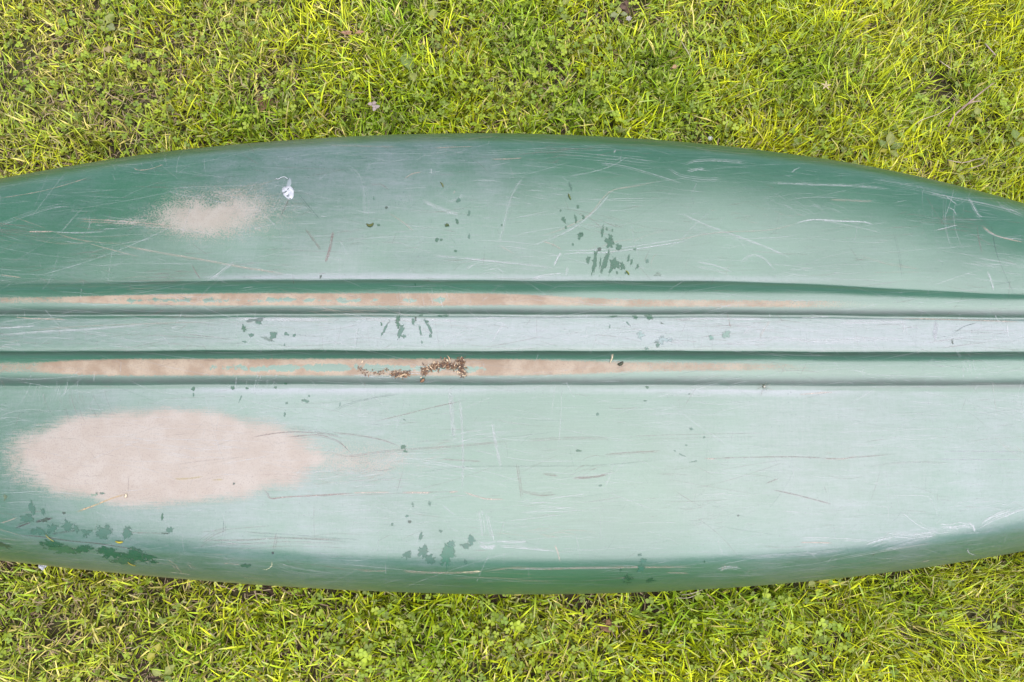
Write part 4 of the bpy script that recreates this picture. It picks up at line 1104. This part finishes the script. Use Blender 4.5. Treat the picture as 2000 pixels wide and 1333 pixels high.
# seed with a tuft of hairs
p0, n0 = on_hull(1492, 756)
sd = empty('seed_tuft', p0, 'tiny seed with spread hairs by the lower rib, right of centre', 'seed')
Vv, Ff = tube([Vector((-.002, 0, .0015)), Vector((0, 0, .0022)), Vector((.002, 0, .0018))], [.0010, .0018, .0009], 8)
link('seed_body', mesh('seed_body', Vv, Ff, [(.45, .42, .34)] * len(Vv)), M_dry, sd)
for k in range(8):
    a = 2 * math.pi * k / 8 + .3
    L = .010 + .004 * (k % 3)
    pts = [Vector((math.cos(a) * L * f, math.sin(a) * L * f, .0022 + .004 * f)) for f in (0, .5, 1)]
    Vv, Ff = tube(pts, .00022, 4)
    link('hair', mesh('hair', Vv, Ff, [(.30, .26, .20)] * len(Vv)), M_dry, sd)

# small blossoms and petals in the lawn
def blossom(name, u, v, z, n, L, W, label, colr, cat='flower', heart=None):
    g = ground(u, v, z); e_ = empty(name, (g.x, g.y, 0), label, cat)
    for k in range(n):
        broad_leaf(e_, 2 * math.pi * k / n + .2, L, W, .003, colr, stalk=.05, name='petal', base=(0, 0, z), tip=.7, fold=.1)
    if heart:
        Vv, Ff = tube([Vector((0, 0, z)), Vector((0, 0, z + .002)), Vector((0, 0, z + .003))], [.0022, .0022, .0010], 8)
        link('flower_heart', mesh('flower_heart', Vv, Ff, [heart] * len(Vv)), M_dry, e_)
    Vv, Ff = tube([Vector((.004, .003, -.01)), Vector((.001, 0, z * .6)), Vector((0, 0, z))], .0007, 5)
    link('stalk', mesh('stalk', Vv, Ff, [(.16, .2, .05)] * len(Vv)), M_leaf, e_)
    return e_
blossom('fallen_petals', 727, 203, .038, 2, .011, .010, 'pinkish-white petals lying in the grass above the canoe, left of centre', (.40, .31, .28), 'petals')
blossom('fallen_petals', 733, 210, .036, 3, .012, .010, 'second bit of pale pink petal just below the first pair', (.42, .34, .31), 'petals')
blossom('clover_blossom', 1228, 37, .040, 7, .008, .005, 'tiny ragged white clover blossom near the top edge, right of centre', (.38, .36, .33), 'flower', (.5, .42, .3))
blossom('white_bloom', 1387, 271, .036, 8, .0065, .006, 'tiny round white bloom right at the upper canoe edge', (.40, .42, .36), 'flower', (.8, .82, .7))
blossom('pale_seed_head', 1613, 168, .040, 5, .014, .004, 'small cream seed head in the long grass at upper right', (.62, .50, .28), 'seed head')
# white shell-like bit at the lower left edge
blob('white_pebble', 83, 1106, .030, .0075, 'smooth white pebble half hidden under the lower left canoe edge', 'pebble', (.72, .70, .70), 12, .6, M_white, (12, 8))
# brown dead leaf in the grass
g = ground(690, 66, .034)
e_ = empty('dead_leaf', (g.x, g.y, 0), 'crumpled reddish-brown dead leaf in the grass near the top, left of centre', 'dead leaf')
for k, (deg, L, W) in enumerate(((170, .034, .012), (5, .030, .011), (185, .022, .010))):
    broad_leaf(e_, R(deg), L, W, .006, (.34, .18, .10), base=(0, .004 * (k - 1), .034), name='leaf_blade', fold=.5, notch=.4)
g = ground(1310, 134, .036)
e_ = empty('dead_leaf', (g.x, g.y, 0), 'small tan dead leaf in the clover right of the top centre', 'dead leaf')
broad_leaf(e_, R(15), .020, .012, .004, (.45, .27, .13), base=(0, 0, .036), name='leaf_blade', fold=.4)
